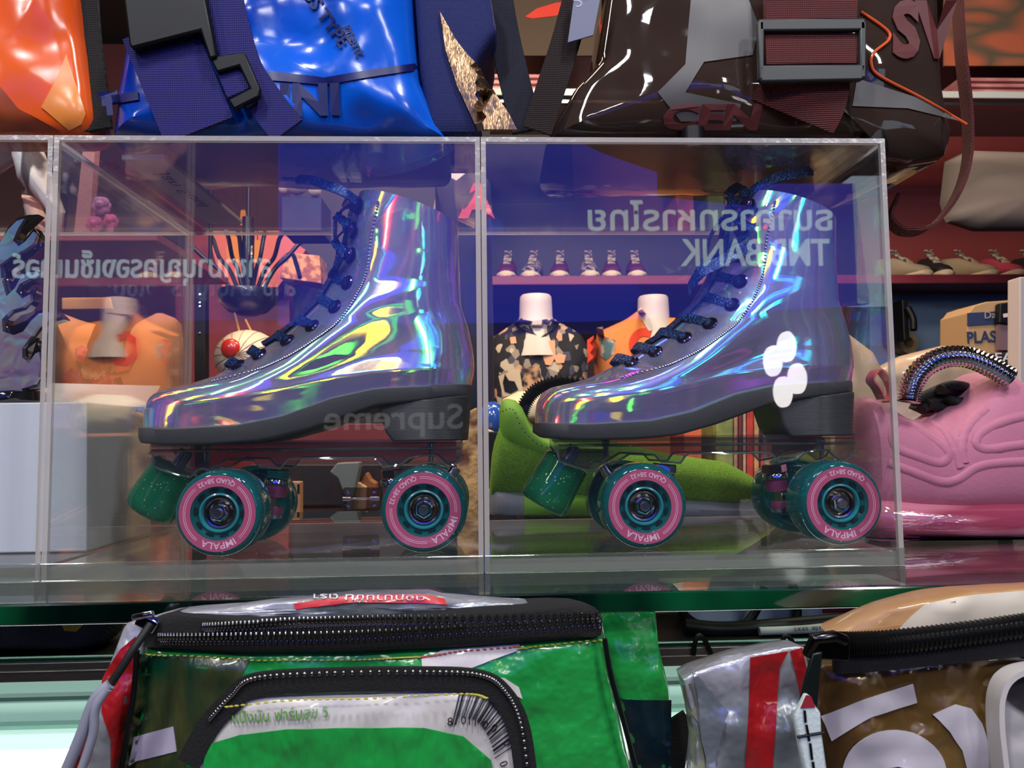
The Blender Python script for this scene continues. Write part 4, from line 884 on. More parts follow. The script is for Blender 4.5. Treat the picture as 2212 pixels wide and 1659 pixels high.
for q in spline([(912, 1420, 0), (1000, 1408, 0), (1120, 1398, 0)], 20): p, n = cast(gb, q.x, q.y, .378); g.sphere(p+n*.0014, .0006, 6, 4, (1.9, 1, .8))
g.build('stitching', mat('stitch_red', srgb(200, 90, 80), .6), wb)
# pocket
_, pk = clothy(wb, 'pocket', mat('packaging_white', srgb(206, 198, 192), .35, coat=.4, bump=.002, bscale=36), [(418, 1720), (414, 1640), (440, 1578), (478, 1528), (560, 1510), (800, 1504), (1000, 1492), (1056, 1506), (1096, 1552), (1124, 1640), (1136, 1720)], .362, .006, .02, amp=.002)
dec(wb, 'green_print', mat('packaging_bright_green', srgb(34, 156, 66), .25, coat=.5, bump=.008, bscale=34, stretch=(1.6, 1, .7)), [(436, 1700), (448, 1608), (520, 1586), (620, 1574), (760, 1571), (916, 1571), (1000, 1588), (1060, 1640), (1072, 1700)], pk, .362, .0012)
pz = [(408, 1640), (452, 1560), (500, 1508), (548, 1472), (700, 1461), (900, 1458), (1030, 1464), (1085, 1496), (1122, 1570), (1142, 1720)]
pts = spline([P(u, v+8, .3645) for u, v in pz], 60); wd = [(pts[min(i+1, 59)]-pts[max(i-1, 0)]).cross(Vector((0, 1, 0))) for i in range(60)]
g = G(); g.ribbon(pts, wd, [.0105]*60, .003); g.build('pocket_zip', M_zip, wb)
g = G()
for q in spline([P(u+(3 if u > 1000 else 0), v-6, .3615) for u, v in pz[1:]], 88): g.sphere(q, .0011, 8, 6, (1, .8, 1))
g.build('pocket_zip_teeth', M_tooth, wb)
g = G(); bc = spline([(992, 1496, 0), (1030, 1500, 0), (1062, 1516, 0), (1088, 1548, 0), (1108, 1596, 0), (1122, 1660, 0)], 60); wseq = [1, 1, 3, 1, 1, 2, 1, 3, 1, 1, 2, 1, 1, 3, 2, 1, 1, 2, 1, 3, 1, 2, 1, 1, 2, 3, 1, 1]; pos = 0
for k, w_ in enumerate(wseq):
    i = min(57, int(pos)); q, q2 = bc[i], bc[min(59, i+1)]; dirv = Vector((-.22-.75*i/60, 1-.55*i/60, 0)).normalized(); L = 52 if k > 2 else 70
    a = Vector((q.x, q.y, 0)); tv = (q2-q).normalized()*(1.5*w_)
    decal(g, None, pk, .362, .0016, .0002, raw=([(a.x, a.y), (a.x+tv.x, a.y+tv.y), (a.x+tv.x+dirv.x*L, a.y+tv.y+dirv.y*L), (a.x+dirv.x*L, a.y+dirv.y*L)], [(0, 1, 2, 3)])); pos += 1.15+.42*w_
pts, fs = [], []
for ch, u, v, an in (('8', 968, 1565, .0), ('0', 996, 1562, .02), ('1', 1012, 1563, .05), ('1', 1024, 1566, .1), ('0', 1040, 1570, .2), ('0', 1058, 1576, .35), ('0', 1084, 1602, .9), ('0', 1078, 1645, 1.2)):
    a, b = pxtext(ch, u, v, 17, ang=an); fs += [[i+len(pts) for i in f] for f in b]; pts += a
decal(g, None, pk, .362, .0016, .0002, raw=(pts, fs)); g.build('barcode', mat('print_black', srgb(16, 16, 18), .5), wb, smooth=False)
g = G(); pts, fs = pxtext('แป้งมัน ฟาร์มสุข 5', 505, 1560, 22, ang=-.06, w=205); decal(g, None, pk, .362, .0014, .0002, raw=(pts, fs)); g.build('lettering', mat('print_leaf', srgb(96, 160, 60), .5), wb, smooth=False)
# sides
_, rb = clothy(wb, 'side_panel', M_green, [(1302, 1345), (1330, 1314), (1420, 1312), (1428, 1400), (1452, 1500), (1450, 1640), (1446, 1720), (1384, 1720), (1348, 1560), (1316, 1440)], .440, .008, .05, amp=.004, seed=4)
dec(wb, 'navy_print', mat('packaging_navy', srgb(12, 34, 44), .25, coat=.6, bump=.002, bscale=50), [(1320, 1494), (1346, 1510), (1380, 1512), (1450, 1512), (1448, 1640), (1440, 1700), (1386, 1700), (1350, 1570)], rb, .44)
_, lb_ = clothy(wb, 'side_panel', M_silver, [(300, 1340), (262, 1352), (232, 1430), (196, 1540), (146, 1680), (140, 1720), (250, 1720), (282, 1560), (296, 1430)], .388, .006, .028, amp=.004, seed=8)
dec(wb, 'red_print', mat('packaging_red', srgb(160, 26, 30), .25, coat=.5, bump=.006, bscale=40), [(222, 1468), (262, 1402), (294, 1374), (292, 1430), (276, 1540), (268, 1700), (240, 1700), (240, 1600), (222, 1540)], lb_, .388, .0008)
dec(wb, 'red_print', _M['packaging_red'], [(166, 1640), (200, 1560), (196, 1600), (170, 1690), (150, 1690)], lb_, .388, .0008)
g = G(); g.tube(spline([P(296, 1404, .376), P(288, 1500, .376), P(272, 1600, .376), P(256, 1700, .376)], 20), .0013, 8); g.build('seam_binding', MW['black'], wb); g = G(); g.tube(spline([P(1306, 1380, .377), P(1320, 1460, .377), P(1350, 1570, .377), P(1384, 1700, .377)], 20), .0013, 8); g.build('seam_binding', MW['black'], wb)
g = G(); strap(g, [(1440, 1560, .46), (1490, 1640, .46), (1530, 1720, .455)], .4, .024, .003); g.build('waist_strap', M_zip, wb)
# --- gold waist bag
gw = thing('gold_waist_bag', 'brown gold waist bag of recycled packaging with a ribbed black zip and white letters', 'waist bag', P(2000, 1659, .40))
M_gold = mat('packaging_gold', srgb(112, 84, 40), .25, .35, coat=.5, bump=.009, bscale=26, stops=[(.36, srgb(84, 58, 26)), (.6, srgb(134, 104, 56))], nscale=10)
_, wbv = clothy(gw, 'front_panel', M_gold, [(1778, 1448), (1900, 1428), (2050, 1410), (2300, 1392), (2300, 1720), (1800, 1720), (1782, 1560)], .372, .008, .05, amp=.004, seed=2)
M_let = mat('print_pale_grey', srgb(186, 178, 184), .35, coat=.4)
dec(gw, 'white_print', M_let, [(1776, 1546), (1860, 1512), (1970, 1476), (1980, 1516), (1880, 1548), (1812, 1590), (1796, 1600)], wbv, .372, .0010)
ringp = [(1930+s*112*math.cos(a), 1672-96*math.sin(a)) for s, a in [(1, PI*k/20-.2) for k in range(25)]]; ringi = [(1930+46*math.cos(a), 1680-24*math.sin(a)) for a in [PI*k/12-.2 for k in range(15)]]
dec(gw, 'white_letter', M_let, ringp+list(reversed(ringi)), wbv, .372, .0010)
dec(gw, 'white_letter', M_let, [(2014, 1542), (2062, 1521), (2096, 1530), (2120, 1562), (2140, 1620), (2152, 1700), (2098, 1700), (2078, 1620), (2050, 1580)], wbv, .372, .0010)
_, tbv = clothy(gw, 'top_panel', mat('packaging_tan', srgb(184, 136, 88), .4, coat=.3, bump=.002, bscale=30), [(1796, 1374), (1860, 1345), (1920, 1320), (1990, 1302), (2110, 1280), (2300, 1270), (2300, 1350), (2050, 1368), (1900, 1384)], .385, .004, .03, amp=.002, rings=8)
dec(gw, 'white_print', mat('print_cream', srgb(222, 208, 186), .4, coat=.3), [(1936, 1364), (1966, 1332), (1996, 1306), (2110, 1284), (2280, 1274), (2280, 1340), (2100, 1358)], tbv, .385, .0008)
g = G(); strap(g, [(1800, 1424), (1900, 1418), (2050, 1402), (2300, 1378)], .369, .013, .003); g.build('zip_tape', M_zip, gw)
zp = [P(u, v, .3665) for u, v in ((1808, 1392), (1900, 1390), (2050, 1374), (2212, 1352), (2330, 1334))]; g = G(); coil(g, zp, .0052, 62, .0009, 10); g.build('zip_coil', mat('zip_coil_black', srgb(20, 20, 20), .25, coat=.4), gw)
sl = G(); sl.box(P(1790, 1398, .3585), (.017, .007, .010), Matrix.Rotation(.08, 3, 'Y')); sl.tube([P(1744, 1416, .357), P(1760, 1380, .354), P(1800, 1374, .354), P(1826, 1384, .356)], .0028, 10); s_ = sl.build('zip_slider', mat('gunmetal', srgb(70, 66, 64), .2, 1.0), gw, bevel=.0012)
sl = G(); sl.prism([(1756, 1412), (1778, 1408), (1772, 1470), (1766, 1540), (1724, 1540), (1738, 1470)], .3525, .0022); sl.build('puller', mat('puller_dark', srgb(34, 42, 40), .3, .6), s_, bevel=.0007)
sl = G(); sl.prism([(1728, 1528), (1742, 1500), (1752, 1504), (1764, 1528), (1774, 1540), (1776, 1580), (1790, 1680), (1740, 1680), (1718, 1560), (1718, 1545)], .3485, .004); tb = sl.build('cloth_tab', mat('cloth_offwhite', srgb(206, 216, 214), .8, bump=.0003, bscale=600), s_, bevel=.0012)
sl = G(); sl.prism([(1730, 1530), (1742, 1502), (1752, 1504), (1762, 1528)], .348, .0006); sl.build('red_tip', red, tb, smooth=False)
sl = G()
for a, b in (((1738, 1535), (1740, 1560)), ((1742, 1566), (1748, 1600)), ((1750, 1606), (1754, 1640)), ((1756, 1646), (1760, 1680)), ((1722, 1592), (1780, 1582))): sl.tube([P(*a, .3480), P(*b, .3480)], .0006, 6)
sl.build('stitching', MW['black'], tb)
_, sbv2 = clothy(gw, 'side_panel', M_silver, [(1478, 1470), (1500, 1456), (1620, 1418), (1700, 1402), (1738, 1398), (1750, 1440), (1760, 1560), (1790, 1720), (1500, 1720), (1510, 1600)], .385, .002, .04, amp=.004, seed=6)
dec(gw, 'olive_edge', mat('packaging_olive', srgb(120, 118, 96), .5), [(1478, 1480), (1492, 1474), (1524, 1659), (1530, 1700), (1508, 1700)], sbv2, .385, .0010)
dec(gw, 'folded_corner', mat('packaging_grey_fold', srgb(126, 132, 140), .25, .4, coat=.4, bump=.005, bscale=40), [(1496, 1452), (1506, 1458), (1572, 1540), (1546, 1620), (1536, 1700), (1528, 1700)], sbv2, .385, .0022)
dec(gw, 'red_print', mat('packaging_red', srgb(160, 26, 30), .25, coat=.5, bump=.006, bscale=40), [(1620, 1420), (1702, 1406), (1684, 1440), (1678, 1500), (1676, 1560), (1664, 1700), (1606, 1700), (1616, 1540)], sbv2, .385, .0008)
dec(gw, 'red_print', _M['packaging_red'], [(1706, 1406), (1732, 1400), (1740, 1440), (1742, 1520), (1728, 1500), (1714, 1440)], sbv2, .385, .0008)
g = G(); g.ribbon(spline([P(u, v, .364) for u, v in ((2340, 1430), (2220, 1442), (2172, 1462), (2152, 1502), (2150, 1560), (2156, 1620), (2168, 1720))], 40), [Vector((0, 1, 0))]*40, .010, .0026); g.build('pocket_edge', mat('piping_white', srgb(204, 196, 190), .4), gw)
_, _b = clothy(gw, 'pocket', mat('packaging_smoke', srgb(120, 112, 112), .3, coat=.5, bump=.003, bscale=30, stops=[(.45, srgb(60, 56, 56)), (.55, srgb(176, 170, 170))], nscale=30), [(2158, 1720), (2156, 1510), (2176, 1468), (2230, 1448), (2340, 1436), (2340, 1720)], .366, .004, .02, amp=.002)

g = G()
for q in spline([(1860, 1452, 0), (1950, 1442, 0), (2060, 1426, 0), (2140, 1416, 0)], 22): p, n = cast(wbv, q.x, q.y, .372); g.sphere(p+n*.0009, .0007, 6, 4, (2.2, 1, .7))
g.build('stitching', M_stitch, gw)
# dark board added to block lower-bay reflections, and the counter behind the shelves
g = G(); g.mm((-1.3, 1.152, ZL-.004), (1.3, 1.17, CZ-.1425)); g.build('reflection_block', MW['dark'], low, smooth=False)
# ================================================================ shop interior behind the cases
def px_board(name, poly, Y, t, m, label, cat, bevel=.002, group=None):
    g = G(); g.prism(poly, Y, t); return tag(g.build(name, m, smooth=False, bevel=bevel), label, cat, group)
rect = lambda a, b, c, d: [(a, b), (c, b), (c, d), (a, d)]
ZC = CZ-.112
g = G(); g.mm((-1.9, .96, ZC-.03), (1.9, 2.38, ZC)); g.mm((-1.88, 1.20, .0), (1.88, 2.36, ZC-.03)); tag(g.build('display_counter', mat('counter_brown_black', srgb(36, 20, 21), .3), smooth=False, bevel=.002), 'long dark brown counter behind the glass shelves', 'counter')
def onto(o, z=None):
    """let the lowest points of a mesh thing stand on the counter."""
    z = ZC if z is None else z; me = o.data; zs = [v.co.z for v in me.vertices]; lo = min(zs); cut = lo+(max(zs)-lo)*.06
    for v in me.vertices:
        if v.co.z <= cut: v.co.z = z+.0005
        elif v.co.z < z+.0005: v.co.z = z+.0005
    return o
def hang(o, p, r=.0012):
    g = G(); g.tube([Vector(p), Vector((p[0], p[1], 2.85))], r, 6); return g.build('hanging_cord', MW['black'], o)
# wall panels
px_board('red_wall_panel', rect(378, 500, 626, 1030), 2.40, .60, MW['red'], 'red upright wall panel behind the toe of the skate beside the flame boot', 'panel')
px_board('dark_wall_panel', rect(626, 300, 1040, 1030), 2.44, .56, mat('panel_navy_black', srgb(22, 18, 34), .5), 'near black wall panel behind the shaft of the skate beside the flame boot', 'panel')
px_board('blue_grey_wall_panel', rect(1880, 632, 2330, 830), 2.62, .38, mat('panel_blue_grey', srgb(88, 108, 128), .5, bump=.0008, bscale=4), 'blue grey painted wall panel under the sneaker shelf on the right', 'panel')
px_board('maroon_wall_panel', rect(1852, 230, 2330, 600), 2.80, .20, mat('panel_maroon', srgb(112, 40, 40), .6), 'maroon wall panel behind the sneakers right of the cases', 'panel')
px_board('navy_wall_panel', rect(1030, 225, 1850, 640), 2.80, .20, mat('panel_night', srgb(20, 16, 26), .6), 'near black wall panel behind the sneakers seen through the right case', 'panel')
onto(px_board('red_drawer_front', rect(560, 915, 1036, 1020), 1.95, .03, mat('drawer_red', srgb(104, 36, 42), .45), 'red drawer front seen through the clear plate of the skate beside the flame boot', 'drawer front'))
# sneaker shelf
YSH = 2.45
g = G(); a, b = P(1046, 596, YSH), P(2330, 604, YSH); zt3 = a.z; g.mm((a.x, YSH, a.z-.030), (b.x, YSH+.34, a.z)); tag(g.build('sneaker_shelf', mat('shelf_red', srgb(120, 40, 54), .5), smooth=False, bevel=.003), 'long red wall shelf carrying a row of sneakers', 'shelf')
g = G(); p = P(1951, 640, YSH+.03); g.mm((p.x-.010, YSH+.02, p.z-.15), (p.x+.010, YSH+.16, p.z-.012)); g.tube(spline([Vector((p.x, YSH+.01, p.z-.04)), Vector((p.x+.012, YSH, p.z-.08)), Vector((p.x+.006, YSH-.01, p.z-.12))], 10), .012, 8); tag(g.build('shelf_bracket', MW['black'], smooth=False, bevel=.003), 'black bracket under the sneaker shelf right of the cases', 'bracket')
# sneakers, toes to the aisle
def sneaker():
    t = thing('shelf_sneaker', '', 'sneaker', (0, 0, 0), 'sneakers on the red shelf')
    def st_(prof, n=20):
        rings = []
        for y, hw, z0, z1, lean in prof:
            rings.append([Vector((math.copysign(abs(math.cos(a))**.75, math.cos(a))*hw*(1-.2*max(0, math.sin(a))), y, z0+(z1-z0)*(.5+.5*math.copysign(abs(math.sin(a))**.8, math.sin(a))))) for a in [2*PI*k/n for k in range(n)]])
        return rings
    G().loft(st_([(-.135, .006, .002, .016, 0), (-.130, .024, 0, .024, 0), (-.115, .035, 0, .026, 0), (-.06, .042, 0, .024, 0), (.03, .036, 0, .024, 0), (.11, .034, 0, .026, 0), (.132, .016, 0, .024, 0)])).build('rubber_sole', mat('rubber_cream', srgb(206, 190, 160), .6), t)
    G().loft(st_([(-.128, .010, .010, .026, 0), (-.118, .027, .010, .040, 0), (-.095, .034, .010, .050, 0), (-.05, .037, .012, .066, 0), (-.01, .034, .012, .088, 0), (.03, .033, .012, .105, 0), (.07, .033, .012, .112, 0), (.11, .030, .012, .118, 0), (.128, .016, .012, .116, 0)])).build('upper', MW['dark'], t)
    G().ribbon([Vector((0, -.045, .070)), Vector((0, -.01, .093)), Vector((0, .03, .118)), Vector((0, .045, .140))], (1, 0, 0), .030, .005).build('tongue', mat('tongue_pale', srgb(150, 140, 130), .8, stops=[(.45, srgb(60, 50, 60)), (.55, srgb(176, 164, 148))], nscale=60), t)
    return t
sn0 = sneaker(); ups = [mat('upper_maroon', srgb(80, 22, 36), .7), mat('upper_patchwork', srgb(90, 80, 80), .7, stops=[(.42, srgb(40, 30, 44)), (.55, srgb(170, 160, 144)), (.7, srgb(90, 40, 50))], nscale=40), mat('upper_black', srgb(24, 20, 24), .7), mat('upper_cream', srgb(150, 138, 116), .7), mat('upper_pink', srgb(166, 60, 84), .7)]
row = [(1040, 0, 'maroon sneaker at the divider of the two skate cases'), (1096, 0, 'maroon sneaker second along from the divider of the two skate cases'), (1150, 1, 'patchwork sneaker toe between two maroon ones on the red shelf'), (1208, 0, 'maroon sneaker with a pale tongue above the black printed shirt collar'), (1269, 1, 'patchwork sneaker above the gap between the two printed shirts'), (1318, 0, 'maroon sneaker above the orange shirt'), (1368, 0, 'maroon sneaker under the smoky bag, above the orange shirt collar'),
       (1938, 3, 'cream sneaker just right of the acrylic cases'), (2004, 2, 'black sneaker with white rubber sole right of the cream one'), (2076, 3, 'cream sneaker with its toe turned right, above the blue grey panel'), (2146, 4, 'cream soled sneaker with a pink upper on the red shelf'), (2212, 2, 'dark sneaker at the right end of the shelf row')]
for i, (u, mi, lb) in enumerate(row):
    o = sn0 if i == 0 else copy_tree(sn0); p = P(u, 598, YSH+.16); o.location = (p.x, YSH+.125, zt3); o.scale = (.86, .86, .86); o.rotation_euler.z = (-.14 if mi != 3 else .2)+.05*math.sin(i*2.1)
    for k in kids(o):
        if k.name.startswith('upper'): k.material_slots[0].link = 'OBJECT'; k.material_slots[0].material = ups[mi]
    o['label'] = lb+', on the shelf'
# mannequins
skin = mat('mannequin_white', srgb(214, 200, 190), .45)
M_photo = mat('shirt_black_print', srgb(20, 20, 26), .8, kind='voronoi', nscale=62, const=True, stops=[(0, srgb(18, 18, 26)), (.52, srgb(150, 140, 124)), (.64, srgb(26, 24, 34)), (.80, srgb(206, 156, 120)), (.86, srgb(196, 184, 158)), (.93, srgb(70, 74, 90))], stretch=(1, 1, .75))
def mannequin(name, label, neck, Y, outline, m_shirt):
    t = thing(name, label, 'mannequin', P(neck[0], 1000, Y))
    (u, vt, vb, w) = neck; r = abs(P(u+w/2, vt, Y).x-P(u-w/2, vt, Y).x)/2; o = P(u, vb, Y); h = P(u, vt, Y).z-o.z
    G().lathe([(0, h), (r*.88, h*.995), (r*.97, h*.93), (r, h*.7), (r*1.02, h*.3), (r*1.25, -.01), (r*1.7, -.05), (r*2.0, -.09)], o, (0, 0, 1), 32).build('neck', skin, t)
    g = G(); pillow(g, outline, Y, .085, .085, rings=12, n=90, amp=.004, scale=9, p=2.4, smooth=False)
    for q in g.v:
        if q.z < ZC+.03 and Y > 1.6: q.z = ZC+.0005
    g.build('shirt', m_shirt, t); return t, g.bvh()
mq, bv1 = mannequin('shirt_mannequin', 'white headless mannequin in a black shirt printed with portrait blotches', (1158, 638, 704, 70), 2.10, [(1050, 770), (1066, 728), (1096, 706), (1126, 694), (1158, 706), (1194, 692), (1226, 704), (1256, 724), (1272, 756), (1266, 830), (1250, 900), (1250, 1030), (1066, 1030), (1060, 880)], M_photo)
d_ = G(); decal(d_, [(1124, 690), (1150, 694), (1192, 688), (1186, 706), (1167, 730), (1142, 706)], bv1, 2.03, .004, .002, 10); d_.build('chest', skin, mq)
d_ = G(); decal(d_, [(1104, 702), (1126, 688), (1140, 702), (1166, 732), (1150, 726)], bv1, 2.03, .010, .004, 9); decal(d_, [(1196, 688), (1208, 702), (1180, 728), (1168, 734), (1186, 708)], bv1, 2.03, .010, .004, 9); d_.build('collar', M_photo, mq)
for nm, poly, m in (('photo_print', [(1078, 812), (1122, 796), (1130, 848), (1088, 858)], mat('cloth_cream', srgb(206, 190, 160), .8)), ('photo_print', [(1130, 794), (1166, 790), (1168, 842), (1132, 848)], mat('print_grey_brown', srgb(120, 96, 84), .8, stops=[(.42, srgb(40, 34, 40)), (.58, srgb(206, 160, 120))], nscale=34)), ('face_print', [(1170, 738), (1198, 736), (1200, 770), (1190, 790), (1178, 788), (1170, 760)], mat('print_peach', srgb(220, 164, 126), .8)), ('face_print', [(1206, 764), (1222, 768), (1218, 784), (1202, 786), (1196, 772)], _M['print_peach']), ('face_print', [(1102, 730), (1114, 728), (1116, 742), (1104, 744)], _M['print_peach'])):
    dd = G(); decal(dd, poly, bv1, 2.03, .003, .001, 14); dd.build(nm, m, mq)
dd = G(); decal(dd, [(1092, 808), (1100, 822), (1112, 824), (1120, 842), (1104, 850), (1092, 846), (1088, 826)], bv1, 2.03, .005, .001, 8); dd.build('ink_print', MW['black'], mq)
mo, bv2 = mannequin('shirt_mannequin', 'white headless mannequin in an orange shirt with a red ring print', (1412, 640, 706, 66), 2.33, [(1284, 830), (1284, 748), (1290, 718), (1352, 690), (1382, 668), (1414, 700), (1450, 684), (1500, 700), (1520, 760), (1520, 1026), (1286, 1026)], mat('shirt_orange', srgb(232, 140, 70), .8, bump=.002, bscale=14))
rg = [(1392+34*math.cos(a), 745+36*math.sin(a)) for a in [PI*k/12 for k in range(1, 24)]]; ri = [(1392+17*math.cos(a), 745+18*math.sin(a)) for a in [PI*k/12 for k in range(23, 0, -1)]]
M_tang = mat('print_red_orange', srgb(226, 64, 28), .8)
for nm, poly, m in (('ring_print', rg+ri, M_tang), ('red_print', [(1268, 735), (1282, 725), (1292, 748), (1284, 778), (1268, 785)], M_tang), ('leaf_print', [(1298, 734), (1318, 732), (1330, 742), (1326, 766), (1310, 778), (1298, 768)], mat('print_teal', srgb(120, 150, 146), .8, stops=[(.45, srgb(84, 124, 130)), (.6, srgb(206, 186, 160))], nscale=30)), ('leaf_print', [(1288, 708), (1302, 706), (1306, 728), (1330, 736), (1326, 742), (1296, 738)], mat('print_olive', srgb(140, 110, 90), .8))):
    dd = G(); decal(dd, poly, bv2, 2.07, .003, .001, 12); dd.build(nm, m, mo)
d_ = G(); decal(d_, [(1376, 672), (1384, 664), (1404, 694), (1424, 714), (1436, 712), (1400, 716)], bv2, 2.07, .004, .002, 9); d_.build('chest', skin, mo)
# rose T-shirt on the left
ts, bv3 = mannequin('tee_mannequin', 'peach T-shirt with a printed rose bouquet on a dark form behind the white carton', (268, 660, 700, 92), 1.75, [(132, 676), (180, 694), (225, 704), (270, 704), (310, 696), (350, 676), (386, 690), (392, 760), (388, 900), (392, 1066), (140, 1066), (128, 880)], mat('tee_peach', srgb(226, 158, 116), .85, bump=.003, bscale=10))
kids(ts)[0].data.materials[0] = mat('form_dark', srgb(60, 34, 38), .7)
for nm, poly, m in (('rose_print', [(164, 756), (178, 748), (196, 756), (198, 776), (186, 788), (170, 780)], mat('rose_pink', srgb(214, 70, 92), .8, stops=[(.45, srgb(190, 40, 66)), (.58, srgb(236, 130, 140))], nscale=40)), ('leaf_print', [(164, 780), (186, 790), (202, 772), (206, 760), (204, 784), (190, 800), (172, 794)], mat('leaf_green', srgb(74, 92, 50), .8)),
    ('rose_print', [(140, 810), (156, 794), (172, 806), (178, 834), (160, 846), (142, 840)], _M['rose_pink']), ('rose_print', [(196, 820), (226, 806), (250, 818), (258, 846), (220, 852), (198, 846)], _M['rose_pink']), ('rose_print', [(242, 730), (270, 716), (294, 730), (296, 768), (280, 800), (250, 806), (238, 770)], mat('rose_red', srgb(206, 56, 56), .8, stops=[(.4, srgb(196, 40, 44)), (.6, srgb(226, 110, 90))], nscale=22)), ('blossom_print', [(176, 798), (206, 782), (226, 792), (230, 812), (204, 822), (182, 816)], mat('blossom_cream', srgb(230, 190, 130), .8, stops=[(.4, srgb(226, 130, 60)), (.6, srgb(236, 214, 168))], nscale=46)),
    ('leaf_print', [(248, 818), (262, 814), (270, 836), (258, 846), (246, 838)], mat('leaf_dark', srgb(40, 60, 44), .8)), ('blossom_print', [(222, 776), (244, 770), (250, 800), (236, 812), (224, 798)], mat('blossom_brown', srgb(120, 92, 66), .8, stops=[(.4, srgb(80, 60, 44)), (.6, srgb(190, 160, 110))], nscale=60))):
    dd = G(); decal(dd, poly, bv3, 1.67, .003, .001, 12); dd.build(nm, m, ts)
pcard = px_board('price_card', [(133, 643), (238, 642), (244, 668), (133, 669)], 1.62, .004, mat('card_tan', srgb(226, 168, 110), .7), 'blank tan card hanging above the rose T-shirt', 'card'); hang(pcard, P(190, 644, 1.622))
# black post with bolts
post = thing('black_post', 'black upright post with steel bolts behind the toe of the skate', 'post', P(431, 1100, 2.0))
g = G(); g.prism(rect(419, 560, 443, 1120), 2.0, .03)
for q in g.v:
    if q.z < CZ: q.z = ZC+.0004
g.build('upright', MW['black'], post, smooth=False, bevel=.002)
for v in (637, 655, 663, 720): g = G(); g.lathe([(0, .004), (.004, .003), (.0045, 0)], P(431, v, 2.0), (0, -1, 0), 12); g.build('bolt', MW['chrome'], post)
# hanging spider lamp
lampm = mat('lamp_blue_black', srgb(16, 18, 34), .35, coat=.4)
sp = thing('spider_lamp', 'black bowl lamp with curved arms hanging behind the laces of the skate', 'lamp', P(536, 690, 1.6))
o = P(536, 632, 1.6); kx = 1.6/1661; g = G(); g.lathe([(0, .004), (60*kx, .004), (62*kx, 0), (58*kx, -24*kx), (40*kx, -42*kx), (18*kx, -50*kx), (0, -51*kx)], o, (0, 0, 1), 40); g.build('bowl', lampm, sp)
for k, (du, top_, mid) in enumerate(((-150, 522, -96), (-84, 506, -62), (-48, 500, -34), (-22, 500, -14), (10, 500, 8), (38, 500, 26), (74, 506, 56), (128, 520, 84), (112, 600, 92))):
    a = P(536+du*.22, 634, 1.6); m_ = P(536+mid, 556 if k < 8 else 548, 1.6+.03*math.sin(k)); e = P(536+du, top_, 1.6+.05*math.sin(k*2)); g = G(); g.tube(spline([a, a.lerp(m_, .5)+Vector((0, 0, .012)), m_, m_.lerp(e, .6)+Vector((0, 0, .008)), e], 20), .0045, 8); g.build('arm', lampm, sp)
g = G(); g.tube([o+Vector((0, 0, .002)), P(536, 470, 1.6)], .012, 12); g.tube([P(536, 480, 1.6), Vector((P(536, 480, 1.6).x, 1.6, 2.85))], .004, 8); g.build('stem', lampm, sp)
glow = emis('shade_glow', srgb(255, 150, 60), 1.0)
for u0, u1, v0, v1, lb in ((490, 530, 515, 562, 'orange lamp shade glowing between the arms of the spider lamp, the wider one'), (548, 564, 520, 566, 'orange lamp shade glowing between the arms of the spider lamp, the narrow one'), (519, 531, 455, 486, 'small orange glass shade glowing above the spider lamp')):
    p0, p1 = P(u0, v0, 1.9), P(u1, v1, 1.9); g = G(); c = (p0+p1)/2; r = (p1.x-p0.x)/2; h = p0.z-p1.z; g.lathe([(r*.8, h/2), (r, 0), (r*.9, -h/2)], c, (0, 0, 1), 20, cap=True); hang(tag(g.build('lamp_shade', glow), lb, 'lamp shade'), c+Vector((0, 0, h/2)))
px_board('carved_panel', [(604, 600), (620, 545), (690, 552), (694, 612)], 2.2, .0985, mat('wood_carved', srgb(206, 136, 84), .6, bump=.004, bscale=60, stops=[(.42, srgb(160, 90, 52)), (.56, srgb(222, 160, 106))], nscale=46), 'orange carved wooden panel right of the spider lamp', 'panel')
g = G(); g.prism([(448, 498), (520, 500), (600, 498), (660, 540), (600, 620), (480, 620)], 2.3, .0995); tag(g.build('salmon_board', mat('board_salmon', srgb(200, 100, 84), .6), smooth=False), 'salmon pink board behind the arms of the spider lamp', 'panel')
ball = thing('paper_lantern', 'round cream lantern with a red knob hanging below the spider lamp', 'lantern', P(535, 800, 1.55))
o = P(535, 772, 1.55); r = 68*1.55/1661; g = G(); g.sphere(o, r, 32, 18, (1, 1, .86)); g.build('shade', mat('lantern_cream', srgb(226, 206, 176), .5, coat=.2), ball)
c_ = P(519, 760, 1.55); g = G(); g.sphere(Vector((c_.x, 1.55-r*.93, c_.z)), r*.30, 20, 12, (1, .6, 1)); g.build('knob', mat('knob_red', srgb(208, 44, 34), .25, coat=.6), ball)
g = G(); g.tube([P(506, 672, 1.58), P(518, 720, 1.55)], .0022, 6); g.tube([P(530, 690, 1.55), P(544, 718, 1.55)], .0022, 6); g.build('hanging_cord', mat('cord_tan', srgb(206, 150, 96), .8), ball)
g = G()
for k in range(8):
    a = PI*k/8; pts = [Vector((o.x+r*math.cos(t_)*math.cos(a)*1.004, o.y-abs(r*math.sin(t_))*1.004, o.z+r*.86*math.cos(t_)*math.sin(a)*1.004)) for t_ in [PI*j/16 for j in range(17)]]; g.tube(pts, .0007, 5)
g.build('ribs', mat('rib_brown', srgb(150, 110, 84), .7), ball)
YU = 1.20
a = P(-260, 500, YU); b = P(340, 502, YU); g = G(); g.mm((a.x, YU, b.z-.014), (b.x, YU+.34, b.z)); us_ = tag(g.build('upper_left_shelf', mat('ledge_rose', srgb(150, 70, 76), .5), smooth=False, bevel=.002), 'rose coloured hanging ledge behind the top of the left cases', 'shelf'); ZU = b.z
for x in (a.x+.03, b.x-.03): g = G(); g.tube([Vector((x, YU+.32, ZU)), Vector((x, YU+.32, 2.85))], .004, 8); g.build('hanging_rod', MW['black'], us_)
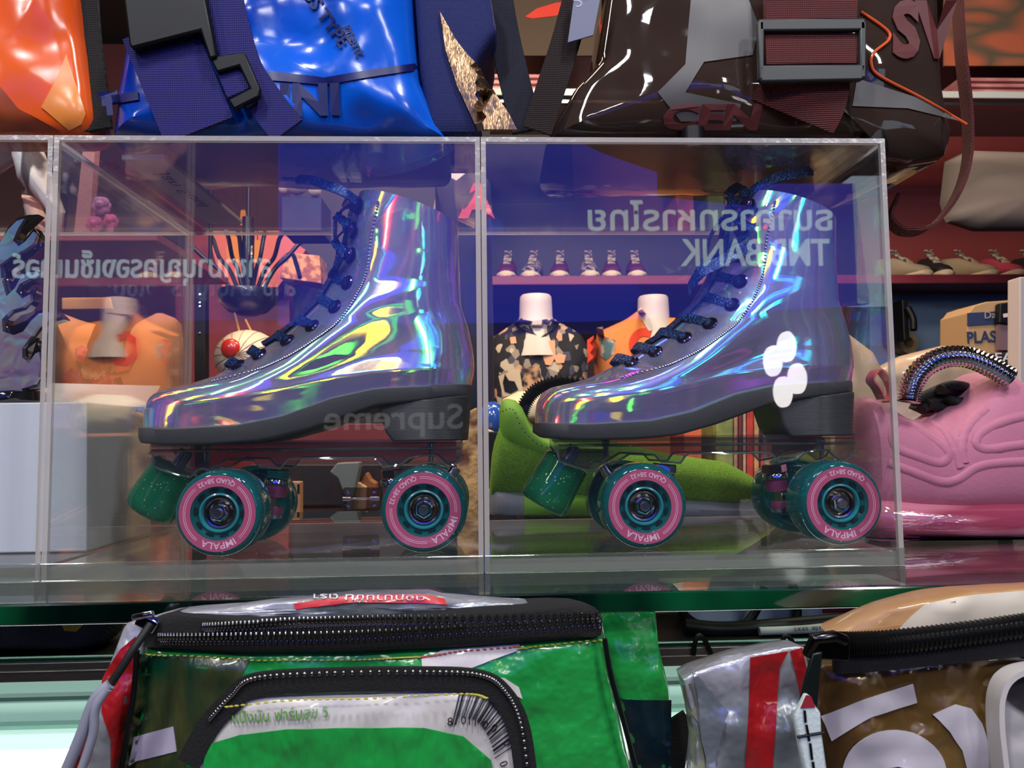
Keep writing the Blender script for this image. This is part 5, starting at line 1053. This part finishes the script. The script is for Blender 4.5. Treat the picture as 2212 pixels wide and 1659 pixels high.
# capelike things at the upper left, seen through the case top
onto2 = lambda o: o
UP_ = ('printed_cloth', 'striped_sleeve', 'black_cloth', 'dark_hat')
def drape(name, poly, Y, m, label, cat, f=.03, seed=0, amp=.012):
    g = G(); pillow(g, poly, Y, f, .03, rings=10, n=70, amp=amp, scale=14, p=2.4, seed=seed, smooth=False); o = tag(g.build(name, m), label, cat)
    if name in UP_: onto(o, ZU)
    elif name == 'crumpled_scarf': hang(o, P(456, 352, Y))
    return o
drape('printed_cloth', [(34, 290), (70, 284), (100, 360), (112, 400), (136, 460), (120, 475), (90, 440), (50, 400), (38, 340)], 1.3, mat('cloth_white_ink', srgb(200, 204, 212), .8, stops=[(.38, srgb(70, 66, 76)), (.47, srgb(204, 208, 214)), (1, srgb(226, 214, 210))], nscale=16, stretch=(3, 1, .7)), 'white cloth with dark ink lines hanging top left behind the flame boot', 'cloth')
drape('striped_sleeve', [(52, 420), (70, 424), (92, 470), (96, 500), (70, 496), (56, 450)], 1.235, mat('sleeve_stripes', srgb(170, 130, 130), .8, stops=[(.45, srgb(96, 50, 60)), (.5, srgb(190, 160, 156))], nscale=50, stretch=(.2, .2, 1.6)), 'rolled pink striped sleeve below the inked white cloth', 'sleeve', .015)
drape('black_cloth', [(118, 290), (190, 300), (176, 380), (160, 450), (120, 440)], 1.44, mat('cloth_black_white', srgb(24, 24, 44), .8, stops=[(.55, srgb(22, 22, 44)), (.62, srgb(170, 176, 190))], nscale=22), 'black cloth with pale figures left of the pink flowers', 'cloth')
onto(px_board('pink_post', [(180, 300), (206, 300), (190, 510), (156, 510)], 1.30, .02, mat('post_pink', srgb(184, 124, 120), .6), 'slanting pinkish upright between the black cloth and the flowers', 'post'), ZU)
for k, (u, v, r_, m, lb) in enumerate(((220, 445, 18, 'flower_mauve', 'upper mauve fabric flower'), (206, 485, 16, 'flower_magenta', 'lower magenta fabric flower'), (240, 478, 14, 'flower_magenta', 'lower magenta fabric flower on the right'))):
    fl_ = G(); c = P(u, v, 1.28); R_ = r_*1.28/1661
    for i in range(9):
        a = 2*PI*i/9; fl_.sphere(c+Vector((math.cos(a)*R_*.6, -.004*(i % 2), math.sin(a)*R_*.6)), R_*.55, 10, 8, (1, .5, 1))
    fl_.sphere(c+Vector((0, -.008, 0)), R_*.5, 10, 8); tag(fl_.build('fabric_flower', mat('flower_mauve', srgb(176, 120, 170), .7, bump=.004, bscale=60) if m == 'flower_mauve' else mat('flower_magenta', srgb(196, 84, 150), .7, bump=.004, bscale=60)), lb+' behind the left case top', 'flower', 'fabric flowers'); onto(bpy.data.objects[[o.name for o in bpy.data.objects if o.name.startswith('fabric_flower')][-1]], ZU) if k else None
drape('dark_hat', [(256, 500), (262, 440), (290, 425), (340, 440), (400, 480), (402, 540), (300, 560)], 1.36, mat('hat_dark', srgb(18, 18, 40), .7), 'dark hat shape right of the fabric flowers', 'hat', .05)
drape('crumpled_scarf', [(420, 370), (470, 350), (492, 362), (480, 390), (440, 412), (420, 398)], 1.4, mat('scarf_mauve', srgb(160, 116, 140), .7, bump=.006, bscale=30), 'crumpled mauve scarf in the upper middle of the left skate case', 'scarf')
cl = thing('cloud_lamp', 'small cream cloud shaped lamp on a dark box beside the loose lace end', 'lamp', P(650, 412, 1.5))
for i, (u, v, r_) in enumerate(((614, 408, 12), (640, 398, 24), (680, 412, 14))): g = G(); g.sphere(P(u, v, 1.5), r_*1.5/1661, 16, 10); g.build('lobe', mat('cloud_cream', srgb(226, 196, 160), .5), cl)
onto(px_board('dark_crate', rect(608, 424, 694, 500), 1.5, .1, mat('crate_slate', srgb(58, 56, 84), .6), 'slate box under the cream cloud lamp', 'box'), P(650, 500, 1.5).z); hang(bpy.data.objects['dark_crate'], P(615, 425, 1.57)); hang(bpy.data.objects['dark_crate'], P(688, 425, 1.57))
td, bv5 = mannequin('dark_tee_mannequin', 'pale mannequin in a navy T-shirt with a red letter at the case divider', (985, 300, 372, 52), 1.5, [(940, 400), (960, 376), (985, 388), (1010, 374), (1060, 392), (1070, 940), (948, 940)], mat('tee_navy', srgb(22, 24, 52), .8, bump=.002, bscale=12))
dd = G(); pts, fs = pxtext('A', 990, 468, 64, bold=.06); decal(dd, None, bv5, 1.42, .004, .001, raw=(pts, fs)); dd.build('letter_print', mat('print_crimson', srgb(190, 50, 74), .7), td)
g = G(); p = P(1008, 935, 1.5); g.tube([Vector((p.x, 1.54, ZC+.0005)), Vector((p.x, 1.54, p.z+.02))], .012, 12); g.build('stand', MW['black'], td)
# cap, ball, things in front of the printed shirts
onto2(drape('sun_hat', [(1074, 905), (1086, 862), (1120, 846), (1180, 842), (1220, 856), (1234, 900), (1200, 925), (1110, 925)], 1.35, mat('cap_cream', srgb(226, 204, 160), .6, stops=[(.36, srgb(150, 116, 80)), (.42, srgb(230, 208, 164))], nscale=14), 'cream hat with brown spots above the lime sneaker', 'hat', .05, 3, .004))
g = G(); g.sphere(P(1062, 905, 1.3), .026, 24, 14, (1, 1, 1.15)); tag(g.build('blue_ball', mat('ball_blue', srgb(40, 84, 170), .15, coat=.8)), 'shiny blue ball between the case divider and the lime sneaker', 'ball')
drape('cream_tusk', [(1050, 925), (1075, 935), (1098, 955), (1092, 975), (1060, 958), (1050, 950)], 1.25, mat('tusk_cream', srgb(220, 196, 150), .5), 'cream horn shape under the blue ball', 'ornament', .01)
onto(px_board('dark_box', rect(1052, 932, 1250, 1090), 1.22, .2, MW['black'], 'black box behind the heel of the lime sneaker carrying the cream hat', 'box'))
onto(px_board('dried_shell', [(990, 900), (1030, 880), (1036, 960), (1034, 1093), (988, 1093), (985, 950)], 1.2, .03, mat('shell_tan', srgb(170, 120, 76), .6, bump=.01, bscale=30, stops=[(.4, srgb(110, 60, 40)), (.6, srgb(214, 170, 110))], nscale=30), 'tan speckled ornament behind the heel of the skate beside the flame boot', 'ornament'))
# spines under the right skate sole
for u0, u1, v0, v1, c, lb in ((1478, 1516, 905, 990, (224, 104, 56), 'orange'), (1548, 1584, 880, 1000, (150, 160, 84), 'mottled green'), (1586, 1594, 880, 1060, (196, 150, 120), 'thin tan'), (1596, 1604, 880, 1060, (120, 40, 44), 'thin maroon'), (1606, 1612, 880, 1060, (200, 170, 140), 'thin cream'), (1614, 1628, 880, 1060, (206, 60, 48), 'red'), (1630, 1640, 880, 1060, (210, 160, 110), 'ochre'), (1644, 1668, 960, 1060, (190, 74, 64), 'brick red')):
    onto(px_board('record_sleeve', rect(u0, v0, u1, 1058), 1.55, .12, mat('spine_%d_%d' % (c[0], c[1]), srgb(*c), .6, stops=[(.4, srgb(*c)), (.65, srgb(*[int(q*.75) for q in c]))], nscale=30), lb+' record sleeve standing under the arch of the right skate', 'record sleeve', group='record sleeves standing in a row'))
# cartons and wood under the left skate
small = thing('brown_carton', 'small brown carton with black print under the left skate plate', 'carton', P(634, 1105, 1.1)); g = G(); g.prism(rect(622, 1041, 648, 1104), 1.1, .02)
for q in g.v:
    if q.z < CZ-.09: q.z = ZC+.0004
g.build('body', mat('card_brown', srgb(186, 134, 92), .7), small, smooth=False, bevel=.001)
g = G(); g.prism(rect(642, 1046, 647, 1066), 1.0990, .0008); g.prism([(636, 1084), (643, 1080), (641, 1092), (637, 1096)], 1.0990, .0008); g.build('print', MW['black'], small, smooth=False)
onto(px_board('grey_carton', [(712, 1020), (728, 1000), (776, 998), (776, 1010), (757, 1046), (730, 1033)], 1.22, .03, mat('card_grey', srgb(112, 118, 114), .7), 'tilted grey carton under the left skate plate', 'carton'))
onto(px_board('wood_chip', [(748, 1051), (775, 1042), (792, 1051), (790, 1066), (750, 1066)], 1.24, .02, mat('wood_pale', srgb(224, 184, 136), .7), 'pale wood piece just above the acrylic hinge', 'wood block'))
onto(px_board('wood_block', [(778, 1044), (791, 1020), (800, 1036), (812, 1044), (815, 1066), (786, 1066)], 1.245, .03, mat('wood_brown', srgb(150, 88, 46), .6), 'brown wood offcut standing behind the acrylic hinge', 'wood block'))
onto(px_board('added_dark_bin', rect(596, 1003, 1000, 1092), 1.28, .20, mat('bin_black', srgb(24, 12, 14), .5), 'near black low bin added to darken the space under the plate of the skate beside the flame boot', 'bin'))  # dark block added so the space below the plate reads near black
# raffia and pink cloth left of the toe
drape('pink_printed_cloth', [(262, 880), (330, 880), (400, 960), (400, 1140), (250, 1170)], 1.0, mat('cloth_dusty_pink', srgb(176, 120, 116), .8, stops=[(.46, srgb(176, 120, 116)), (.5, srgb(90, 50, 50)), (.54, srgb(176, 120, 116))], nscale=14), 'dusty pink cloth with thin brown scrolls between carton and toe stop', 'cloth', .02)
rf = thing('raffia_bow', 'cream raffia bow hanging left of the skate toe', 'bow', P(292, 1000, .93))
for pl in ([(262, 900), (300, 905), (322, 925)], [(322, 925), (300, 960), (285, 988)], [(285, 988), (300, 950), (322, 952)], [(285, 988), (296, 1010), (304, 1030)], [(285, 988), (310, 984), (322, 976)]): g = G(); strap(g, pl, .93, .013, .003); g.build('loop', mat('raffia', srgb(222, 184, 130), .8, bump=.001, bscale=200, stops=[(.4, srgb(150, 100, 60)), (.6, srgb(230, 196, 146))], nscale=70, stretch=(1, 1, .2)), rf)
# right-hand side: draped plastic, tape rolls, plastic wrap carton, strap, sign
drape('draped_sheet', [(1800, 700), (1880, 760), (1900, 800), (1900, 1000), (1830, 1030), (1780, 980)], 1.1, mat('sheet_sand', srgb(196, 166, 128), .5, bump=.003, bscale=8), 'sand coloured sheet draped behind the heel of the right skate', 'sheet', .03, 5, .01)
onto(bpy.data.objects['draped_sheet'])
drape('draped_plastic', [(1880, 800), (1940, 770), (2040, 745), (2110, 800), (2140, 880), (2140, 960), (1900, 960)], 1.3, mat('plastic_beige', srgb(176, 150, 124), .35, coat=.3, bump=.004, bscale=8), 'beige plastic sheet draped behind the spring handle', 'sheet', .03, 6, .01)
onto(bpy.data.objects['draped_plastic'])
drape('brown_fringe', [(1825, 990), (1860, 960), (1900, 925), (1910, 1090), (1840, 1040)], 1.0, mat('fringe_brown', srgb(84, 66, 48), .8, bump=.006, bscale=40, stretch=(1, 1, 3)), 'brown fringed cloth behind the rear wheels of the right skate', 'cloth', .03, 7)
onto(bpy.data.objects['brown_fringe'])
for u, v, r_, lb in ((1955, 742, 24, 'larger'), (2138, 822, 16, 'pale')): 
    if lb == 'larger':
        g = G(); c = P(u, v, 2.59); R_ = r_*2.59/1661; g.lathe([(R_*.5, -.02), (R_, -.02), (R_, .02), (R_*.5, .02), (R_*.5, -.02)], c, (.15, -1, .05), 28); tag(g.build('tape_roll', mat('tape_tan', srgb(150, 124, 84), .4)), 'tan tape roll below the shelf bracket', 'tape')
    else:
        g = G(); g.sphere(P(u, v, .632), r_*.632/1661, 20, 12); tag(g.build('pale_bead', mat('bead_green', srgb(150, 172, 166), .3)), 'pale green ball lying on the laces of the pink sneaker', 'ball')
pc = thing('wrap_carton', 'tan plastic wrap carton with a navy band, behind the black buckle', 'carton', P(2160, 760, 1.6))
g = G(); g.prism([(2090, 676), (2096, 672), (2105, 660), (2130, 652), (2300, 640), (2300, 1054), (2090, 1054)], 1.6, .1)
for q in g.v:
    if q.z < CZ: q.z = ZC+.0004
g.build('body', mat('card_tan2', srgb(170, 136, 96), .7), pc, smooth=False, bevel=.002)
g = G(); g.prism([(2090, 676), (2300, 664), (2300, 690), (2090, 704)], 1.598, .0015); g.build('navy_band', mat('card_navy', srgb(30, 46, 84), .6), pc, smooth=False)
g = G(); pts, fs = pxtext('PLASTIC', 2090, 741, 24, ang=-.05, bold=.02, w=110); shell(g, [P(u, v, 1.598) for u, v in pts], fs, Vector((0, .001, 0))); g.build('lettering', _M['card_navy'], pc, smooth=False)
g = G(); pts, fs = pxtext('Daily', 2128, 688, 15, ang=-.05); shell(g, [P(u, v, 1.596) for u, v in pts], fs, Vector((0, .001, 0))); g.build('lettering', mat('card_print_pale', srgb(150, 140, 130), .7), pc, smooth=False)
bs = thing('buckle_strap', 'hanging black buckle with a mauve strap in front of the wrap carton', 'strap', P(2175, 750, 1.58)); g = G(); g.prism([(2160, 655), (2200, 650), (2202, 690), (2192, 702), (2158, 698)], 1.579, .017); g.build('buckle', MW['black'], bs, smooth=False, bevel=.003); g = G(); g.prism(rect(2158, 698, 2190, 756), 1.585, .011); g.build('webbing', mat('webbing_mauve', srgb(110, 84, 92), .8), bs, smooth=False)
g = G(); g.prism([(2167, 678), (2180, 676), (2180, 684), (2168, 686)], 1.578, .0008); g.build('sticker', mat('sticker_pale', srgb(206, 190, 190), .6), bs, smooth=False)
fs_ = onto(px_board('dark_sign', [(2110, 766), (2300, 752), (2300, 1060), (2118, 1060)], 1.5, .02, MW['dark'], 'dark sign board with pale capital letters behind the pink sneaker', 'sign')); g = G(); pts, fs = pxtext('FAR', 2150, 782, 20, w=62, bold=.01); shell(g, [P(u, v, 1.498) for u, v in pts], fs, Vector((0, .001, 0))); g.build('lettering', mat('sign_print_pale', srgb(206, 200, 196), .6), fs_, smooth=False)
onto(px_board('steel_upright', rect(2203, 598, 2240, 1090), 1.2, .03, mat('upright_pale', srgb(190, 176, 170), .4), 'pale shelf upright at the right edge above the pink sneaker', 'post'))
# upper right: display shelf with folded cloth, cushion, printed banner
g = G(); a = P(2040, 196, 2.2); b = P(2400, 196, 2.2); g.mm((P(1060, 196, 2.2).x, 2.2, a.z-.022), (b.x, 2.5, a.z)); ush = tag(g.build('upper_shelf', mat('shelf_pale_glass', srgb(176, 184, 180), .2, coat=.6), smooth=False, bevel=.003), 'pale glass edged shelf high on the wall between and right of the bags', 'shelf')
g = G(); g.mm((P(1060, 196, 2.2).x, 2.2, a.z-.046), (b.x, 2.22, a.z-.034)); g.build('rail', MW['steel'], ush, smooth=False, bevel=.002)
def folded(u0, u1, lb):
    g = G(); x0, x1 = P(u0, 190, 2.3).x, P(u1, 190, 2.3).x; z0 = a.z+.0005; hh = .075
    for i in range(4):
        z = z0+hh*i/4; ring = lambda x: [Vector((x, 2.26+dy, z+dz)) for dy, dz in ((.01, 0), (0, .004), (0, hh/4-.005), (.01, hh/4-.001), (.16, hh/4-.001), (.16, 0))]
        g.loft([ring(x0), ring(x1)])
    return tag(g.build('folded_cloth', mat('cloth_dusty_rose', srgb(176, 116, 116), .8, stops=[(.4, srgb(160, 96, 100)), (.6, srgb(190, 140, 136))], nscale=8, bump=.002, bscale=12)), lb, 'cloth', 'folded cloths on the upper shelf')
folded(1060, 1215, 'folded dusty rose cloth on the upper shelf between the two holdalls'); folded(2060, 2400, 'folded dusty rose cloth on the upper shelf right of the brown holdall')
px_board('printed_banner', rect(2040, -120, 2420, 142), 2.5, .01, mat('banner_orange', srgb(176, 100, 72), .8, stops=[(.42, srgb(190, 106, 76)), (.5, srgb(92, 84, 66)), (.56, srgb(186, 98, 66))], nscale=1.6, stretch=(1, 1, 3)), 'orange and olive printed banner right of the brown holdall', 'banner')
bn = px_board('olive_banner', rect(1040, -120, 1300, 120), 2.5, .01, mat('banner_olive', srgb(74, 62, 48), .8), 'dark olive banner with red leaf shapes between the two holdalls', 'banner')
for pl in ([(1060, 12), (1090, 14), (1108, 22), (1100, 30), (1070, 32), (1050, 24)], [(1134, 36), (1160, 18), (1200, 6), (1250, 0), (1250, 26), (1200, 34), (1150, 40)]): g = G(); g.prism(pl, 2.497, .002); g.build('leaf_print', mat('banner_red', srgb(206, 62, 48), .8), bn, smooth=False)
drape('grey_bolster', [(2030, 440), (2040, 350), (2080, 330), (2200, 334), (2420, 340), (2420, 500), (2100, 500), (2040, 480)], 2.1, mat('bolster_taupe', srgb(88, 78, 70), .8, stops=[(.48, srgb(76, 68, 62)), (.55, srgb(110, 100, 94))], nscale=2.5, stretch=(.3, 1, 2)), 'wide taupe bolster under the upper shelf right of the cases', 'cushion', .08, 3, .004)
# ================================================================ across the arcade, behind the camera (seen mirrored in the acrylic)
YV = 3.5; YS = 2*YF-YV
def MIR(u, v, Y=YV):
    p = P(u, v, Y); return Vector((p.x, 2*YF-Y, p.z))
def board(name, u0, u1, v0, v1, m, label, cat, Y=YV, t=.06):
    a, b = MIR(u0, v0, Y), MIR(u1, v1, Y); g = G(); g.mm((min(a.x, b.x), a.y-t, min(a.z, b.z)), (max(a.x, b.x), a.y, max(a.z, b.z)))
    o = g.build(name, m, smooth=False); return tag(o, label, cat)
def lettering(parent, body, u0, u1, vbase, h, m, Y=YV, bold=.012):
    vs, fs = text2d(body, bold); wd = max(x for x, y in vs); a, b = MIR(u0, vbase, Y), MIR(u1, vbase, Y)
    hh = abs(MIR(u0, vbase-h, Y).z-a.z)/.69; pts = [Vector((a.x+(b.x-a.x)*x/wd, a.y+.012, a.z+hh*y)) for x, y in vs]
    g = G(); shell(g, pts, fs, Vector((0, -.010, 0))); return g.build('lettering', m, parent, smooth=False)
sign_blue = emis('sign_blue_lit', (.03, .05, .75, 1), 2.3); sign_white = emis('sign_letters_lit', (.55, .72, .85, 1), 4.2)
g = G(); pts = [MIR(u, v) for u, v in ((1846, 396), (1640, 396), (1640, 446), (1420, 425), (1420, 372), (1300, 330), (1180, 270), (600, 270), (600, 515), (600, 700), (1290, 690), (1880, 655))]  # stepped top imitates the dark silhouette of a person before the sign
shell(g, pts, [tuple(range(len(pts)))], Vector((0, -.06, 0))); s1 = tag(g.build('bank_sign', sign_blue, smooth=False), 'lit blue bank fascia with white lettering across the arcade, mirrored in the acrylic', 'sign')
lettering(s1, 'ธนาคารทหารไทย', 1798, 1270, 497, 52, sign_white); lettering(s1, 'TMB BANK', 1792, 1470, 573, 56, sign_white)
s2 = board('bank_branch_sign', 598, -60, 520, 690, emis('sign_blue_lit_dim', (.05, .045, .42, 1), 1.6), 'long lit blue branch sign with one line of white lettering, mirrored left of the skates', 'sign')
board('blue_glow_panel', 598, 130, 270, 517, emis('glow_blue_faint', (.05, .05, .40, 1), 1.2), 'dim blue glowing panel added beside the bank fascia to tint the reflection above the branch sign', 'sign')  # added glow panel, carries the blue reflection further left
lettering(s2, 'สาขามาบุญครองเซ็นเตอร์', 586, 28, 598, 46, sign_white)
p_ = board('light_pillar', 2040, 1853, 380, 655, emis('pillar_lit', (.42, .55, .68, 1), 3.6), 'tall white lit pillar panel beside the bank sign, mirrored at the case edge', 'light panel', t=.1)
s3 = board('shop_sign', 1015, 640, 852, 946, mat('sign_board_dark', srgb(20, 20, 22), .5), 'dark shop sign board with white lettering, mirrored in the skate heel', 'sign', 3.4)
lettering(s3, 'Supreme', 1000, 700, 925, 52, emis('sign_letters_dim', (.8, .8, .8, 1), .75), 3.4)
lamp = thing('spotlight_cluster', 'cluster of four round white lamps mirrored over the skate heel', 'lamp', MIR(1705, 797, 3.0)+Vector((0, -.05, 0)))
led = emis('led_white', (1, .96, .95, 1), 11)
for u, v in ((1703, 748), (1673, 779), (1726, 817), (1695, 846)):
    c = MIR(u, v, 3.0); g = G(); g.lathe([(0, .004), (.033, .003), (.035, 0), (.035, -.03), (0, -.03)], c, (0, 1, 0), 32)
    for q in g.v: q.x = c.x+(q.x-c.x)*.98; q.z = c.z+(q.z-c.z)*1.76
    g.build('lamp_disc', led, lamp)
b_ = G(); c = MIR(1698, 797, 3.0); b_.mm((c.x-.14, c.y-.06, c.z-.18), (c.x+.14, c.y-.032, c.z+.18)); b_.build('lamp_housing', MW['black'], lamp, bevel=.004)
